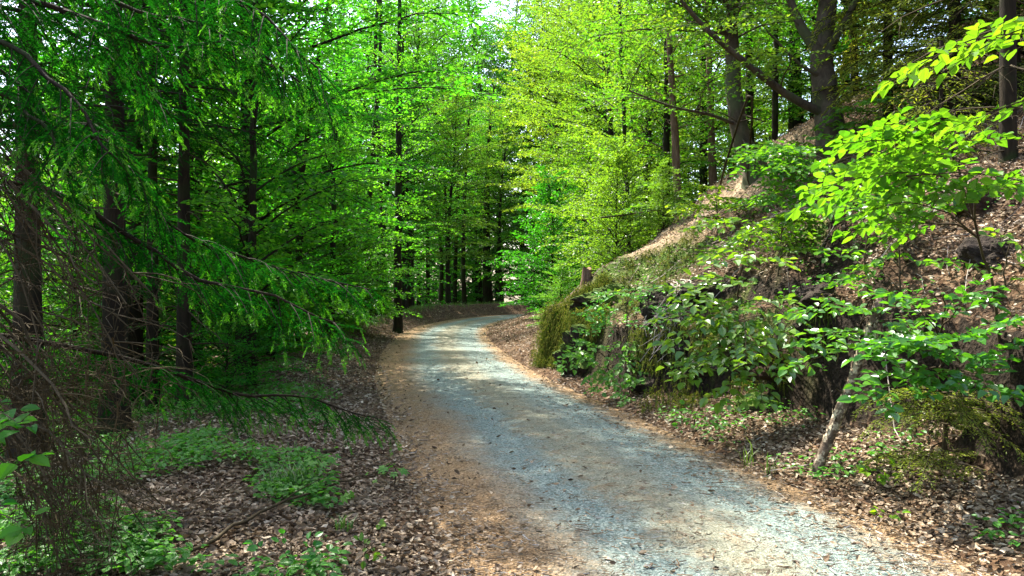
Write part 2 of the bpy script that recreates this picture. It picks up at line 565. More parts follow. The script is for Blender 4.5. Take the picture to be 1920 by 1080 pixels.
def ground(x, y, full=False):
    x = np.asarray(x, float)
    shp = x.shape
    y = np.broadcast_to(np.asarray(y, float), shp)
    d, ry = road_d(x, y)
    x = x.ravel()
    y = y.ravel()
    P2 = np.stack([x, y, np.zeros_like(x)], -1)
    e = np.abs(d) - HALF
    right = d > 0
    # right: verge, steep cut, wooded slope
    far = sstep(15.8, 22, ry)
    w = .50 + .58 * (1 - sstep(8.6, 11, ry)) + 3.4 * far + .12 * vnoise(P2 * .9) - .25 * np.exp(-((ry - 15) / 1.6) ** 2)
    hc = 1.45 - 1.0 * far + .25 * vnoise(P2 * .5 + 9)
    q = e - w
    rough = fbm(P2 * np.array([1.1, 1.1, 1]) + 5, 3)
    q = q + .28 * rough * sstep(0, .3, q) * (1 - sstep(1.6, 3, q))
    cut = hc * (.72 * sstep(0, .26, q) + .28 * sstep(.3, 1.0, q))
    up = np.clip(q - .9, 0, None)
    slope = .65 * np.minimum(up, 15) + .45 * np.clip(up - 15, 0, 30) + .15 * np.clip(up - 45, 0, None)
    zr = .03 + .10 * np.clip(e, 0, w) + .20 * np.clip(np.minimum(e, w) - .35, 0, 1) + cut + slope
    zr = zr + sstep(.1, .6, q) * (.09 * fbm(P2 * 2.2 + 3, 4)) + sstep(2, 6, q) * .35 * vnoise(P2 * .22)
    # left: leaf strewn verge, low bank, falling ground
    bh = .06 + .16 * sstep(10, 16, ry) + .36 * sstep(30, 40, ry)
    zl = .02 + .03 * np.clip(e, 0, 1) + bh * np.exp(-((e - 1.5) / .75) ** 2)
    fall = np.clip(e - 2.4, 0, None)
    zl = zl - .22 * np.minimum(fall, 22) - .06 * np.clip(fall - 22, 0, 60)
    zl = zl + sstep(.3, 1.5, e) * .06 * fbm(P2 * 1.4, 3) + sstep(3, 8, e) * .3 * vnoise(P2 * .25)
    z = np.where(right, zr, zl)
    z = np.where(e < 0, -.04, z * sstep(-.02, .22, e) - .04 * (1 - sstep(-.02, .22, e)))
    z = z + .012 * vnoise(P2 * 6) * sstep(.1, .4, e)
    if not full:
        return z.reshape(shp)
    return z.reshape(shp), d.reshape(shp), e.reshape(shp), q.reshape(shp), ry.reshape(shp), rough.reshape(shp)


def gz(x, y):
    return float(ground(np.array([x]), np.array([y]))[0])


def hit(px, py, y0=2.5, y1=90):
    Y = np.concatenate([np.arange(y0, 20, .04), np.arange(20, y1, .2)])
    X = (px - 960) / FPX * Y
    Z = CAM_H - (py - 540) / FPX * Y
    g = ground(X, Y)
    i = np.argmax(Z < g) if (Z < g).any() else len(Y) - 1
    return np.array([X[i], Y[i], g[i]])


def axis(spans):
    out = []
    for a, b, s in spans:
        out.append(np.arange(a, b - 1e-6, s))
    out.append([spans[-1][1]])
    return np.concatenate(out)


def make_ground():
    xs = axis([(-400, -120, 40), (-120, -30, 4), (-30, -8, .5), (-8, -3.2, .12), (-3.2, 7.5, .065), (7.5, 14, .16), (14, 40, .8), (40, 120, 5), (120, 400, 40)])
    ys = axis([(-300, -60, 30), (-60, -6, 2), (-6, 3.4, .2), (3.4, 17.5, .065), (17.5, 26, .13), (26, 60, .35), (60, 130, 3), (130, 500, 40)])
    X, Y = np.meshgrid(xs, ys)
    Z, d, e, q, ry, rough = ground(X, Y, True)
    gy, gx = np.gradient(Z)
    sx = gx / np.gradient(xs)[None]
    sy = gy / np.gradient(ys)[:, None]
    sl = np.hypot(sx, sy)
    V = np.stack([X, Y, Z], -1).reshape(-1, 3)
    P3 = V * np.array([1, 1, 1.0])
    n = fbm(P3 * 1.1, 4).ravel()
    steep = (sstep(.9, 1.5, sl) * (e > .2) * (d > 0)).ravel()
    nose = np.exp(-((V[:, 1] - 14.6) / 2.0) ** 2) * (d.ravel() > 0) * sstep(0, .3, q.ravel()) * (1 - sstep(2.6, 3.6, q.ravel()))
    moss = np.clip(nose * 1.15 * sstep(-.7, .3, n) + steep * sstep(.45, .8, n) * .8 * sstep(7.5, 9.5, V[:, 1]) + sstep(.55, .9, n) * (np.abs(d.ravel()) > 2.5) * .25, 0, 1)
    pale = np.exp(-((V[:, 1] - 15.9) / 1.2) ** 2) * sstep(.7, 1.6, q.ravel()) * (1 - sstep(6.5, 8, q.ravel())) * .8 * sstep(-.5, .5, fbm(P3 * .8 + 40, 3).ravel()) * (d.ravel() > 0)
    steep = steep * (1 - moss)
    ny, nx = X.shape
    i = (np.arange(ny - 1)[:, None] * nx + np.arange(nx - 1)[None]).reshape(-1)
    g = G()
    g.add(V, np.stack([i, i + 1, i + nx + 1, i + nx], -1))
    o = g.build('ground', M['ground'], None, True, {'steep': steep, 'moss': moss, 'pale': pale})
    tag(o, kind='structure')


def make_road():
    S = np.concatenate([np.arange(0, 200, .25)])
    S = S[S < RS[-1]]
    c = np.stack([np.interp(S, RS, RC[:, 0]), np.interp(S, RS, RC[:, 1])], -1)
    t = nrm(np.gradient(c, axis=0))
    rt = np.stack([t[:, 1], -t[:, 0]], -1)
    lat = np.linspace(-1.55, 1.55, 33)
    XY = c[:, None] + rt[:, None] * lat[None, :, None]
    P = np.concatenate([XY, np.zeros(XY.shape[:2] + (1,))], -1)
    z = .028 * (1 - (lat / 1.3) ** 2)[None] - .012 * (np.exp(-((lat + .45) / .25) ** 2) + np.exp(-((lat - .85) / .25) ** 2))[None]
    z = z + .012 * fbm(P * 1.5, 3) + .005
    P[..., 2] = np.where(np.abs(lat)[None] > 1.5, -.06, z)
    n, k = P.shape[:2]
    i = (np.arange(n - 1)[:, None] * k + np.arange(k - 1)[None]).reshape(-1)
    g = G()
    g.add(P.reshape(-1, 3), np.stack([i, i + k, i + k + 1, i + 1], -1)[:, ::-1])
    o = g.build('road', M['road'], None, True, {'lat': np.broadcast_to(lat, (n, k)).ravel()})
    tag(o, kind='structure')


make_ground()
make_road()

# ------------------------------------------------------------------ litter, chips, grass, ground cover
def gnormal(x, y):
    h = .06
    z = ground(x, y)
    zx = ground(x + h, y)
    zy = ground(x, y + h)
    return z, nrm(np.stack([-(zx - z) / h, -(zy - z) / h, np.ones_like(z)], -1))


def scatter_view(n, y0, y1, rng, px0=-150, px1=2070):
    """points on the ground, spread by picture area and depth inside the view wedge and a margin round it"""
    y = y0 * (y1 / y0) ** rng.random(n)
    px = px0 + (px1 - px0) * rng.random(n)
    return (px - 960) / FPX * y, y


def make_litter():
    rng = np.random.default_rng(3)
    x, y = scatter_view(380000, 3.3, 52, rng)
    z, d, e, q, ry, rough = ground(x, y, True)
    dens = np.where(d > 0, .25 + .75 * (q > .9), 1.0)
    dens = np.where((d > 0) & (q < .1), 1.0, dens)
    wob = e + .22 * vnoise(np.stack([x, y, x * 0], -1) * 1.6 + 50)
    dens = np.where(wob < .3, dens * (.05 + .6 * sstep(-.35, .3, wob) ** 2), dens)
    dens = np.where(e < -.45, .012, dens)
    dens = dens * (1 - .35 * sstep(.1, .7, vnoise(np.stack([x, y, x * 0], -1) * 1.1)))
    dens = np.where((d < 0) & (e > 3.5), dens * .5, dens)
    dens = dens * (1 - .2 * np.exp(-((y - 15.9) / 1.2) ** 2) * (d > 0) * sstep(.7, 1.6, q) * (1 - sstep(6.5, 8, q)))
    k = rng.random(len(x)) < dens
    x, y, d, e = x[k], y[k], d[k], e[k]
    z, n = gnormal(x, y)
    z = np.maximum(z, np.where(e < .15, .018, -9))
    k = (n[:, 2] > .5) | (rng.random(len(x)) < .12)
    x, y, z, n = x[k], y[k], z[k], n[k]
    m = len(x)
    a = rng.random(m) * 2 * np.pi
    yd = np.stack([np.cos(a), np.sin(a), rng.normal(0, .25, m)], -1)
    nn = nrm(n + rng.normal(0, .42, (m, 3)))
    size = (.019 + .040 * rng.random(m) ** 1.7) * (1 + .02 * y)
    g = G()
    pos = np.stack([x, y, z + .004 + .018 * rng.random(m)], -1)
    place(g, DRY, pos, yd, nn, size, rng.uniform(-1.2, 2.0, m))
    o = g.build('leaf_litter', M['dry'])
    tag(o, 'dry brown fallen leaves covering the verges and slope', 'leaf litter', kind='stuff')


def make_chips():
    rng = np.random.default_rng(4)
    x, y = scatter_view(60000, 3.4, 26, rng, 500, 2070)
    d, ry = road_d(x, y)
    k = (np.abs(d) < 1.55) & (rng.random(len(x)) < .35 + .65 * sstep(.6, 1.1, np.abs(d + .15)))
    x, y = x[k], y[k]
    d = d[k]
    m = len(x)
    z = .028 * (1 - (d / 1.3) ** 2) + .012
    z = np.maximum(z, .004)
    a = rng.random(m) * 2 * np.pi
    yd = np.stack([np.cos(a), np.sin(a), rng.normal(0, .08, m)], -1)
    L = rng.uniform(.018, .05, m) * (1 + .8 * (rng.random(m) < .06))
    T = (np.array([[-.05, 0, 0], [.05, 0, 0], [.045, 1, 0], [-.045, 1, 0], [0, 0, .07], [0, 1, .07]]), [np.array([[0, 4, 5, 3], [4, 1, 2, 5]])])
    g = G()
    place(g, T, np.stack([x, y, z], -1), yd, nrm(np.stack([rng.normal(0, .1, m), rng.normal(0, .1, m), np.ones(m)], -1)), L)
    o = g.build('needle_litter', M['chips'])
    tag(o, 'fine fallen needles and twig bits strewn over the gravel road', 'needle litter', kind='stuff')


def blades(g, cx, cy, n, h, spread, rng, base_z=None, lean=.5):
    a = rng.random(n) * 2 * np.pi
    r = spread * np.sqrt(rng.random(n))
    x = cx + r * np.cos(a)
    y = cy + r * np.sin(a)
    z = ground(x, y) if base_z is None else np.full(n, base_z)
    L = h * rng.uniform(.5, 1.1, n)
    b = rng.random(n) * 2 * np.pi
    out = np.stack([np.cos(b), np.sin(b), np.zeros(n)], -1) * (lean * rng.uniform(.3, 1.2, n))[:, None]
    P0 = np.stack([x, y, z - .01], -1)
    P1 = P0 + (UP + out * .5) * (L * .55)[:, None]
    P2 = P0 + (UP * .85 + out * 1.3) * L[:, None]
    sd_ = nrm(np.cross(out + 1e-6, UP)) * (.0035 + .003 * rng.random(n))[:, None]
    V = np.stack([P0 - sd_, P0 + sd_, P1 + sd_ * .8, P1 - sd_ * .8, P2], 1).reshape(-1, 3)
    o5 = np.arange(n)[:, None] * 5
    g.add(V, [o5 + np.array([[0, 1, 2, 3]]), o5 + np.array([[3, 2, 4]])])


def make_grass():
    rng = np.random.default_rng(5)
    g = G()
    for k in range(420):                       # crest of the low bank by the far bend and patches on the left verge
        y = rng.uniform(18, 51)
        i = int(np.argmin(np.abs(RC[:430, 1] - y)))
        nrml = np.array([-RT[i, 1], RT[i, 0]])
        p = RC[i] + nrml * (HALF + rng.uniform(1.2, 2.6))
        blades(g, p[0], p[1], 24, .22, .3, rng)
    for k in range(60):
        y = rng.uniform(7, 15)
        i = int(np.argmin(np.abs(RC[:360, 1] - y)))
        p = RC[i] + np.array([-RT[i, 1], RT[i, 0]]) * (HALF + rng.uniform(.9, 2.8))
        blades(g, p[0], p[1], 14, .16, .2, rng)
    o = g.build('grass', M['grass'])
    tag(o, 'short green grass along the left verge and bend', 'grass', kind='stuff')


def make_cover():
    rng = np.random.default_rng(6)
    g = G()
    x, y = scatter_view(12000, 3.9, 14, rng, -100, 760)
    d, ry = road_d(x, y)
    cl = vnoise(np.stack([x, y, x * 0], -1) * 1.4 + 3)
    k = (d < -HALF - .7) & (cl > -.12)
    x, y = x[k], y[k]
    m = len(x)
    for s in range(3):
        a = rng.random(m) * 2 * np.pi
        h = rng.uniform(.05, .14, m)
        pos = np.stack([x + .05 * np.cos(a), y + .05 * np.sin(a), ground(x, y) + h], -1)
        yd = np.stack([np.cos(a), np.sin(a), rng.normal(-.1, .2, m)], -1)
        place(g, LEAF9, pos, yd, nrm(UP + rng.normal(0, .25, (m, 3))), rng.uniform(.03, .06, m))
    # right verge: sparse
    x, y = scatter_view(5200, 4.3, 16, rng, 1000, 2000)
    z, d, e, q, ry, rough = ground(x, y, True)
    cl = vnoise(np.stack([x, y, x * 0], -1) * 1.7 + 30)
    k = (d > 0) & (e > .15) & (q < 3) & (cl > .42)
    x, y, z = x[k], y[k], z[k]
    m = len(x)
    for s in range(3):
        a = rng.random(m) * 2 * np.pi
        pos = np.stack([x + .05 * np.cos(a), y + .05 * np.sin(a), z + rng.uniform(.03, .12, m)], -1)
        yd = np.stack([np.cos(a), np.sin(a), rng.normal(-.1, .2, m)], -1)
        place(g, LEAF9, pos, yd, nrm(UP + rng.normal(0, .25, (m, 3))), rng.uniform(.03, .06, m))
    o = g.build('ground_cover', M['leaf_herb'])
    tag(o, 'low green seedlings spread over the leaf litter', 'ground cover', kind='stuff')


def make_slope_twigs():
    rng = np.random.default_rng(8)
    g = G()
    n = 0
    while n < 900:
        y = rng.uniform(5, 22)
        x = rng.uniform(1, 12)
        z, d, e, q, ry, rough = [float(v[0]) for v in ground(np.array([x]), np.array([y]), True)]
        if d < 0 or q < .7:
            n += 0
            if rng.random() < .9: continue
        if e < .3: continue
        a = rng.random() * 2 * np.pi
        L = rng.uniform(.15, .9)
        t = np.linspace(-.5, .5, 4)
        xs = x + np.cos(a) * L * t + rng.normal(0, .015, 4)
        ys = y + np.sin(a) * L * t + rng.normal(0, .015, 4)
        zs = ground(xs, ys) + .02 + rng.uniform(0, .05) + rng.uniform(-.1, .1) * t
        tube(g, np.stack([xs, ys, zs], -1), np.linspace(1, .5, 4) * rng.uniform(.003, .008), 3)
        n += 1
    o = g.build('fallen_twigs', M['twig_pale'])
    tag(o, 'bleached fallen twigs scattered over the wooded slope', 'twigs', kind='stuff')


make_litter()
make_chips()
make_grass()
make_cover()
make_slope_twigs()

# ------------------------------------------------------------------ foliage builders
class Leaves:
    def __init__(self):
        self.p, self.y, self.n, self.s = [], [], [], []

    def add(self, p, y, n, s):
        self.p.append(p); self.y.append(y); self.n.append(n); self.s.append(s)

    def count(self):
        return sum(len(a) for a in self.p)

    def out(self, g, tmpl):
        if self.p:
            m = self.count()
            place(g, tmpl, np.concatenate(self.p), np.concatenate(self.y), np.concatenate(self.n), np.concatenate(self.s), np.random.default_rng(m).uniform(.2, 2.4, m))


def twig_leaves(lv, path, gap, size, nvec, rng, jit=.35, spread=.75, both=False):
    seg = np.linalg.norm(np.diff(path, axis=0), axis=1)
    s = np.concatenate([[0], np.cumsum(seg)])
    m = max(2, int(s[-1] / gap))
    u = (np.arange(m) + rng.random(m) * .4 + .3) / m * s[-1]
    p = np.stack([np.interp(u, s, path[:, k]) for k in range(3)], -1)
    t = nrm(path[-1] - path[0])
    sv = nrm(np.cross(t, nvec))
    sg = np.where(np.arange(m) % 2 == 0, 1.0, -1.0)[:, None]
    y = t * (1 - spread * .5) + sv * sg * spread + rng.normal(0, .22, (m, 3))
    y[-1] = t + rng.normal(0, .15, 3)
    n = nvec + rng.normal(0, jit, (m, 3))
    lv.add(p, y, n, size * rng.uniform(.55, 1.2, m))


def spray(gw, lv, path, r0, twig_len, twig_gap, leaf_gap, leaf_size, rng, start=.2, droop=.12, nvec=UP, jit=.35, sub=True, wood_k=3, tip=.004, subwood=True):
    """a branch along path with flat layers of side twigs carrying leaves"""
    seg = np.linalg.norm(np.diff(path, axis=0), axis=1)
    s = np.concatenate([[0], np.cumsum(seg)])
    L = s[-1]
    if gw is not None:
        tube(gw, path, r0 + (tip - r0) * (s / L) ** .8, 5 if r0 > .02 else wood_k)
    side = 1 if rng.random() < .5 else -1
    u = start * L
    while u < L * .985:
        p = np.array([np.interp(u, s, path[:, k]) for k in range(3)])
        p2 = np.array([np.interp(min(u + .05 * L, L), s, path[:, k]) for k in range(3)])
        t = nrm(p2 - p) if np.linalg.norm(p2 - p) > 1e-5 else nrm(path[-1] - path[-2])
        sv = nrm(np.cross(t, nvec))
        f = u / L
        l = twig_len * (1 - .65 * f) * rng.uniform(.65, 1.2)
        d = nrm(t * rng.uniform(.5, .9) + sv * side * rng.uniform(.6, 1.0) + nvec * rng.normal(.05, .16))
        tt = np.linspace(0, 1, 4)[:, None]
        tp = p + d * l * tt - UP * (droop * l * tt ** 2) + rng.normal(0, .02 * l, (4, 3)) * tt
        if gw is not None:
            tube(gw, tp, np.array([1, .8, .6, .35]) * max(.0022, min(.012, r0 * .3)), 3)
        twig_leaves(lv, tp, leaf_gap, leaf_size, nvec, rng, jit)
        if sub and l > leaf_size * 4:
            sd2 = 1
            for q in np.arange(.22, .95, max(.1, leaf_size * 1.5 / l)):
                b = p + d * l * q - UP * droop * l * q * q
                s2 = nrm(np.cross(d, nvec))
                d2 = nrm(d * .75 + s2 * sd2 * .7 + nvec * rng.normal(0, .15))
                l2 = l * (1 - q) * .65 * rng.uniform(.7, 1.1) + leaf_size
                tp2 = b + d2 * l2 * tt[1:] * np.array([[.1], [.6], [1]]) - UP * droop * l2 * tt[1:] ** 2 * .6
                if gw is not None and subwood:
                    tube(gw, tp2, np.array([.0022, .002, .0015]), 3)
                twig_leaves(lv, tp2, leaf_gap, leaf_size, nvec, rng, jit)
                sd2 = -sd2
        side = -side
        u += twig_gap * rng.uniform(.7, 1.3)
    k = max(0, len(path) - 3)
    twig_leaves(lv, path[k:], leaf_gap, leaf_size, nvec, rng, jit)


def trunk_tube(g, path, r0, r1, k=12, flare=.45, rng=RNG):
    path = np.asarray(path, float)
    q_ = np.concatenate([np.linspace(0, 1.2, 9)[:-1], np.arange(1.2, len(path) - 1 + 1e-6, .8)])
    path = np.stack([np.interp(q_, np.arange(len(path)), path[:, k_]) for k_ in range(3)], -1)
    n = len(path)
    s = np.concatenate([[0], np.cumsum(np.linalg.norm(np.diff(path, axis=0), axis=1))])
    r = r0 + (r1 - r0) * (s / s[-1]) ** .9
    r = r * (1 + flare * np.exp(-s / (r0 * 2.2)))
    r = r * (1 + .04 * vnoise(np.stack([s * 1.5, s * 0 + r0 * 77, s * 0], -1)))
    a = np.linspace(0, 2 * np.pi, k, endpoint=False)
    ph = r0 * 99
    lobes = np.maximum(0, np.cos(2.5 * a + ph)) + .6 * np.maximum(0, np.cos(4 * a + 2 * ph))
    rr = r[:, None] * (1 + .55 * flare * np.exp(-s / (r0 * 1.5))[:, None] * lobes[None])
    rr = rr * (1 + .035 * vnoise(np.stack([np.cos(a)[None] * 3 + s[:, None] * .8, np.sin(a)[None] * 3 + 0 * s[:, None], s[:, None] * 2.0 + 0 * a[None]], -1)))
    tube(g, path, rr, k)
    return s, r


def branch_path(p, az, el, L, rng, n=7, flat=.75, droop=.1, wob=.05):
    """leaves the trunk at elevation el and flattens out towards its tip"""
    pts = [np.array(p, float)]
    for i in range(n - 1):
        f = i / (n - 2)
        e = el * (1 - flat * f) - droop * f * f * 1.3
        a = az + rng.normal(0, wob * 2)
        az = az + rng.normal(0, wob)
        pts.append(pts[-1] + np.array([math.cos(a) * math.cos(e), math.sin(a) * math.cos(e), math.sin(e)]) * L / (n - 1))
    return np.array(pts)


TPL = {}


def template(L, lsize, lgap, tgap, tlen, jit):
    """four leafy boughs of length L along +x, built once and reused on many trunks"""
    key = (L, lsize, lgap, tgap, tlen, jit)
    if key not in TPL:
        out = []
        for k in range(4):
            rng = np.random.default_rng(int(L * 10) + 100 * k + int(lsize * 1000))
            gw, lv = G(), Leaves()
            bp = branch_path((0, 0, 0), 0, .42, L, rng, 9, .95, .2, .07)
            spray(gw, lv, bp, .009 * L, tlen, tgap, lgap, lsize, rng, .12, .14, UP, jit, True, 3, .004, False)
            out.append((np.concatenate(gw.v), [f for f in gw.f], np.concatenate(lv.p), np.concatenate(lv.y), np.concatenate(lv.n), np.concatenate(lv.s)))
        TPL[key] = out
    return TPL[key]


def bough(gt, lv, p, az, el, L, lsize, lgap, tgap, tlen, jit, rng):
    Lk = min((1.6, 2.6, 3.8, 5.2), key=lambda q: abs(q - L))
    v, fs, lp, ly, ln, ls = template(Lk, lsize, lgap, tgap, tlen * (.55 + .45 * Lk / 4), jit)[rng.integers(4)]
    sc = L / Lk
    e = el - .3
    roll = rng.normal(0, .12)
    Rx = np.array([[1, 0, 0], [0, math.cos(roll), -math.sin(roll)], [0, math.sin(roll), math.cos(roll)]])
    Ry = np.array([[math.cos(e), 0, -math.sin(e)], [0, 1, 0], [math.sin(e), 0, math.cos(e)]])
    Rz = np.array([[math.cos(az), -math.sin(az), 0], [math.sin(az), math.cos(az), 0], [0, 0, 1]])
    R_ = (Rz @ Ry @ Rx).T
    gt.add(v * sc @ R_ + p, fs)
    k = rng.random(len(lp)) < .93
    lv.add(lp[k] * sc @ R_ + p, ly[k] @ R_, ln[k] @ R_ + rng.normal(0, .1, (k.sum(), 3)), ls[k])


def leafy_tree(name, trunk_path, r0, crown_base, nb, lmax, leaf_size, leaf_gap, seed, mat, bark, label, cat='tree', group=None, twig_gap=.22, twig_len=1.25,
               limbs=(), tmpl=LEAF4, r_top=.03, avoid=None, el0=.25, el1=1.0, low_len=.8, flare=.45, prefer=None, jit=.7, low=1.5):
    """trunk_path is absolute; first point is the base. limbs: absolute point lists with radius"""
    rng = np.random.default_rng(seed)
    base = np.array(trunk_path[0], float)
    root = empty(name, base, label, cat, group)
    P = curve(np.asarray(trunk_path, float) - base, 30)
    P = P[0] + (P - P[0])[(np.clip((np.arange(30) / 29.) ** 1.5 * 29, 0, 29)).astype(int)] if False else P
    P[1:-1, :2] += rng.normal(0, .012, (28, 2))
    gt, gl, lv = G(), G(), Leaves()
    P2 = P.copy()
    P2[0, 2] -= .35
    s, r = trunk_tube(gt, P2, r0, r_top, 18, flare)
    H = P[-1, 2]
    az = rng.random() * 6.28
    for pts, rr in limbs:
        lp = curve(np.asarray(pts, float) - base, 12)
        tube(gt, lp, np.linspace(rr, rr * .3, 12), 7)
        ll = np.linalg.norm(np.diff(lp, axis=0), axis=1).sum()
        for q in np.linspace(.3, 1, max(3, int(ll / .5))):
            pp = np.array([np.interp(q * 11, np.arange(12), lp[:, k]) for k in range(3)])
            t = lp[min(11, int(q * 11) + 1)] - lp[max(0, int(q * 11) - 1)]
            a = math.atan2(t[1], t[0]) + rng.choice([-1, 1]) * rng.uniform(.3, 1.2)
            bough(gt, lv, pp, a, rng.uniform(0, .4), rng.uniform(.9, 1.9), leaf_size, leaf_gap, twig_gap, twig_len, jit, rng)
    for i in range(nb):
        f = (i + rng.random() * .8) / nb
        h = crown_base + (H - crown_base) * f ** low
        p = np.array([np.interp(h, P[:, 2], P[:, k]) for k in range(3)])
        az += 2.4 + rng.normal(0, .4)
        a = az
        if prefer is not None and rng.random() < prefer[1]:
            a = prefer[0] + rng.normal(0, .7)
        prof = (low_len + (1 - low_len) * min(1, f / .35)) * (1 - .72 * max(0, (f - .35) / .65) ** 1.3)
        L = lmax * prof * rng.uniform(.7, 1.15)
        el = el0 + (el1 - el0) * f + rng.normal(0, .12)
        bough(gt, lv, p, a, el, L, leaf_size, leaf_gap, twig_gap, twig_len, jit, rng)
    lv.out(gl, tmpl)
    print('LEAVES', label, lv.count())
    gt.build('trunk', bark, root, True)
    gl.build('crown', mat, root)
    return root


def conifer(name, base, H, r0, green_from, dead_from, lmax, seed, mat, bark, label, group=None, whorl=.42, needle=.1, lean=(0, 0), per=5, gap=.045):
    rng = np.random.default_rng(seed)
    base = np.array(base, float)
    root = empty(name, base, label, 'tree', group)
    gt, gl, gd, lv = G(), G(), G(), Leaves()
    P = curve(np.array([[0, 0, -.35], [lean[0] * .4, lean[1] * .4, H * .5], [lean[0], lean[1], H]]), 18)
    trunk_tube(gt, P, r0, .02, 18, .6)
    h = dead_from
    az = 0.
    while h < H - .3:
        f = h / H
        p = np.array([np.interp(h, P[:, 2], P[:, k]) for k in range(3)])
        for k in range(per):
            az += 2 * np.pi / per + rng.normal(0, .3)
            if h < green_from:
                if rng.random() < .45: continue
                L = lmax * rng.uniform(.25, .7)
                bp = branch_path(p, az, rng.uniform(-.5, .1), L, rng, 6, .2, .35, .1)
                tube(gd, bp, np.linspace(.012, .003, 6), 4)
                for q in range(int(L * 9)):
                    j = rng.integers(1, 6)
                    a2 = az + rng.choice([-1, 1]) * rng.uniform(.4, 1.3)
                    tube(gd, branch_path(bp[j], a2, rng.uniform(-.9, .2), rng.uniform(.15, .5), rng, 4, .1, .4, .15), np.linspace(.004, .0015, 4), 3)
            else:
                L = lmax * (1 - ((h - green_from * .5) / (H - green_from * .5)) ** 1.2) * rng.uniform(.75, 1.1) + .25
                bp = branch_path(p, az, rng.uniform(-.15, .2), L, rng, 6, .4, .45)
                spray(gt, lv, bp, .012 + .006 * L, .26 * L + .25, .17, gap, needle, rng, .12, .55, UP, .5, True)
        h += whorl * rng.uniform(.8, 1.2)
    gt.build('trunk', bark, root, True)
    if lv.count():
        lv.out(gl, NEEDLE4)
        gl.build('crown', mat, root)
    if gd.n:
        gd.build('dead_branch', M['twig'], root)
    return root


def plants(name, base, sprays, label, cat, leaf_size=.08, mat='leaf_near', leaf_gap=.045, twig_len=.3, twig_gap=.12, tilt=.15, stem_r=.012, seed=0, bark='twig', tmpl=LEAF9, group=None, droop=.15, jit=.3, roots=False):
    """sapling: curved stems rise from base to each spray; a spray is a layered branch from a to b"""
    rng = np.random.default_rng(seed + 100)
    base = np.array(base, float)
    root = empty(name, base, label, cat, group)
    gs, gl, lv = G(), G(), Leaves()
    nv = nrm(UP + np.array([0, -tilt, 0]))
    A = np.array([sp[0] for sp in sprays], float) - base
    topz = A[:, 2].max()
    ctr = A.mean(0)
    top = np.array([ctr[0], ctr[1], topz + .05])
    stem = curve([np.array([0, 0, -.1]), np.array([top[0] * .25, top[1] * .25, top[2] * .35]), np.array([top[0] * .7, top[1] * .7, top[2] * .75]), top], 14)
    stem[1:] += rng.normal(0, .008, (13, 3))
    tube(gs, stem, np.linspace(stem_r, stem_r * .4, 14), 6)
    for sp, a in zip(sprays, A):
        b = np.array(sp[1], float) - base
        wl = sp[2] if len(sp) > 2 else twig_len
        i = int(np.argmin(np.abs(stem[:, 2] - (a[2] - .25 * np.linalg.norm(a[:2] - ctr[:2]) - .08))))
        q = stem[i]
        st = curve([q, (q + a) / 2 + UP * .03 + rng.normal(0, .015, 3), a], 6)
        tube(gs, st, np.linspace(stem_r * .6, stem_r * .45, 6), 5)
        m = (a + b) / 2 + UP * .06 * np.linalg.norm(b - a) + rng.normal(0, .02, 3)
        bp = curve([a, m, b], 9)
        spray(gs, lv, bp, stem_r * .45, wl, twig_gap, leaf_gap, leaf_size, rng, .02, droop, nv, jit, True, 3, .0025)
    if roots:
        for k in range(9):
            a_ = rng.uniform(-2.6, -.4)
            p = np.array([rng.normal(0, .05), rng.normal(0, .05), 0])
            rp = p + np.array([math.cos(a_) * .35, -.12, 0]) * np.linspace(0, 1, 6)[:, None] - UP * np.linspace(0, 1, 6)[:, None] ** 1.3 * rng.uniform(.3, .65) + rng.normal(0, .02, (6, 3))
            tube(gs, rp, np.linspace(.010, .003, 6), 4)
    lv.out(gl, tmpl)
    gs.build('stem', M[bark], root, True)
    gl.build('foliage', M[mat], root)
    return root


#PART2
# ------------------------------------------------------------------ rocks
def rock(name, c, size, seed, mat, label, rough=.35, flat=.25, rot=0.):
    rng = np.random.default_rng(seed)
    n, k = 56, 84
    th = np.linspace(.02, np.pi - .02, n)
    ph = np.linspace(0, 2 * np.pi, k, endpoint=False)
    D = np.stack([np.sin(th)[:, None] * np.cos(ph)[None], np.sin(th)[:, None] * np.sin(ph)[None], np.cos(th)[:, None] + 0 * ph[None]], -1)
    # faceted: push out against a few random planes
    pl = nrm(rng.normal(0, 1, (13, 3)))
    off = rng.uniform(.62, .95, 13)
    dots = np.einsum('ijk,lk->ijl', D, pl)
    r = np.min(np.where(dots > .05, off / np.maximum(dots, .05), 9), -1)
    r = np.minimum(r, 1.25)
    r = r * (1 + rough * .4 * fbm(D * 2.3 + seed, 4)) + rough * .10 * fbm(D * 8 + seed, 4)
    V = D * r[..., None] * np.array(size) * .5
    V[..., 2] = np.where(V[..., 2] < 0, V[..., 2] * (1 - flat), V[..., 2])
    ca, sa = math.cos(rot), math.sin(rot)
    V = np.stack([V[..., 0] * ca - V[..., 1] * sa, V[..., 0] * sa + V[..., 1] * ca, V[..., 2]], -1)
    i = np.arange(n - 1)[:, None] * k
    j = np.arange(k)[None]
    j2 = (j + 1) % k
    F = np.stack([i + j, i + k + j, i + k + j2, i + j2], -1).reshape(-1, 4)
    g = G()
    g.add(V.reshape(-1, 3), F)
    o = g.build(name, M[mat], None, False)
    o.location = c
    return tag(o, label, 'rock')


def on(px, py, dy=0.0, dz=0.0):
    h = hit(px, py)
    return h + np.array([0, dy, dz])


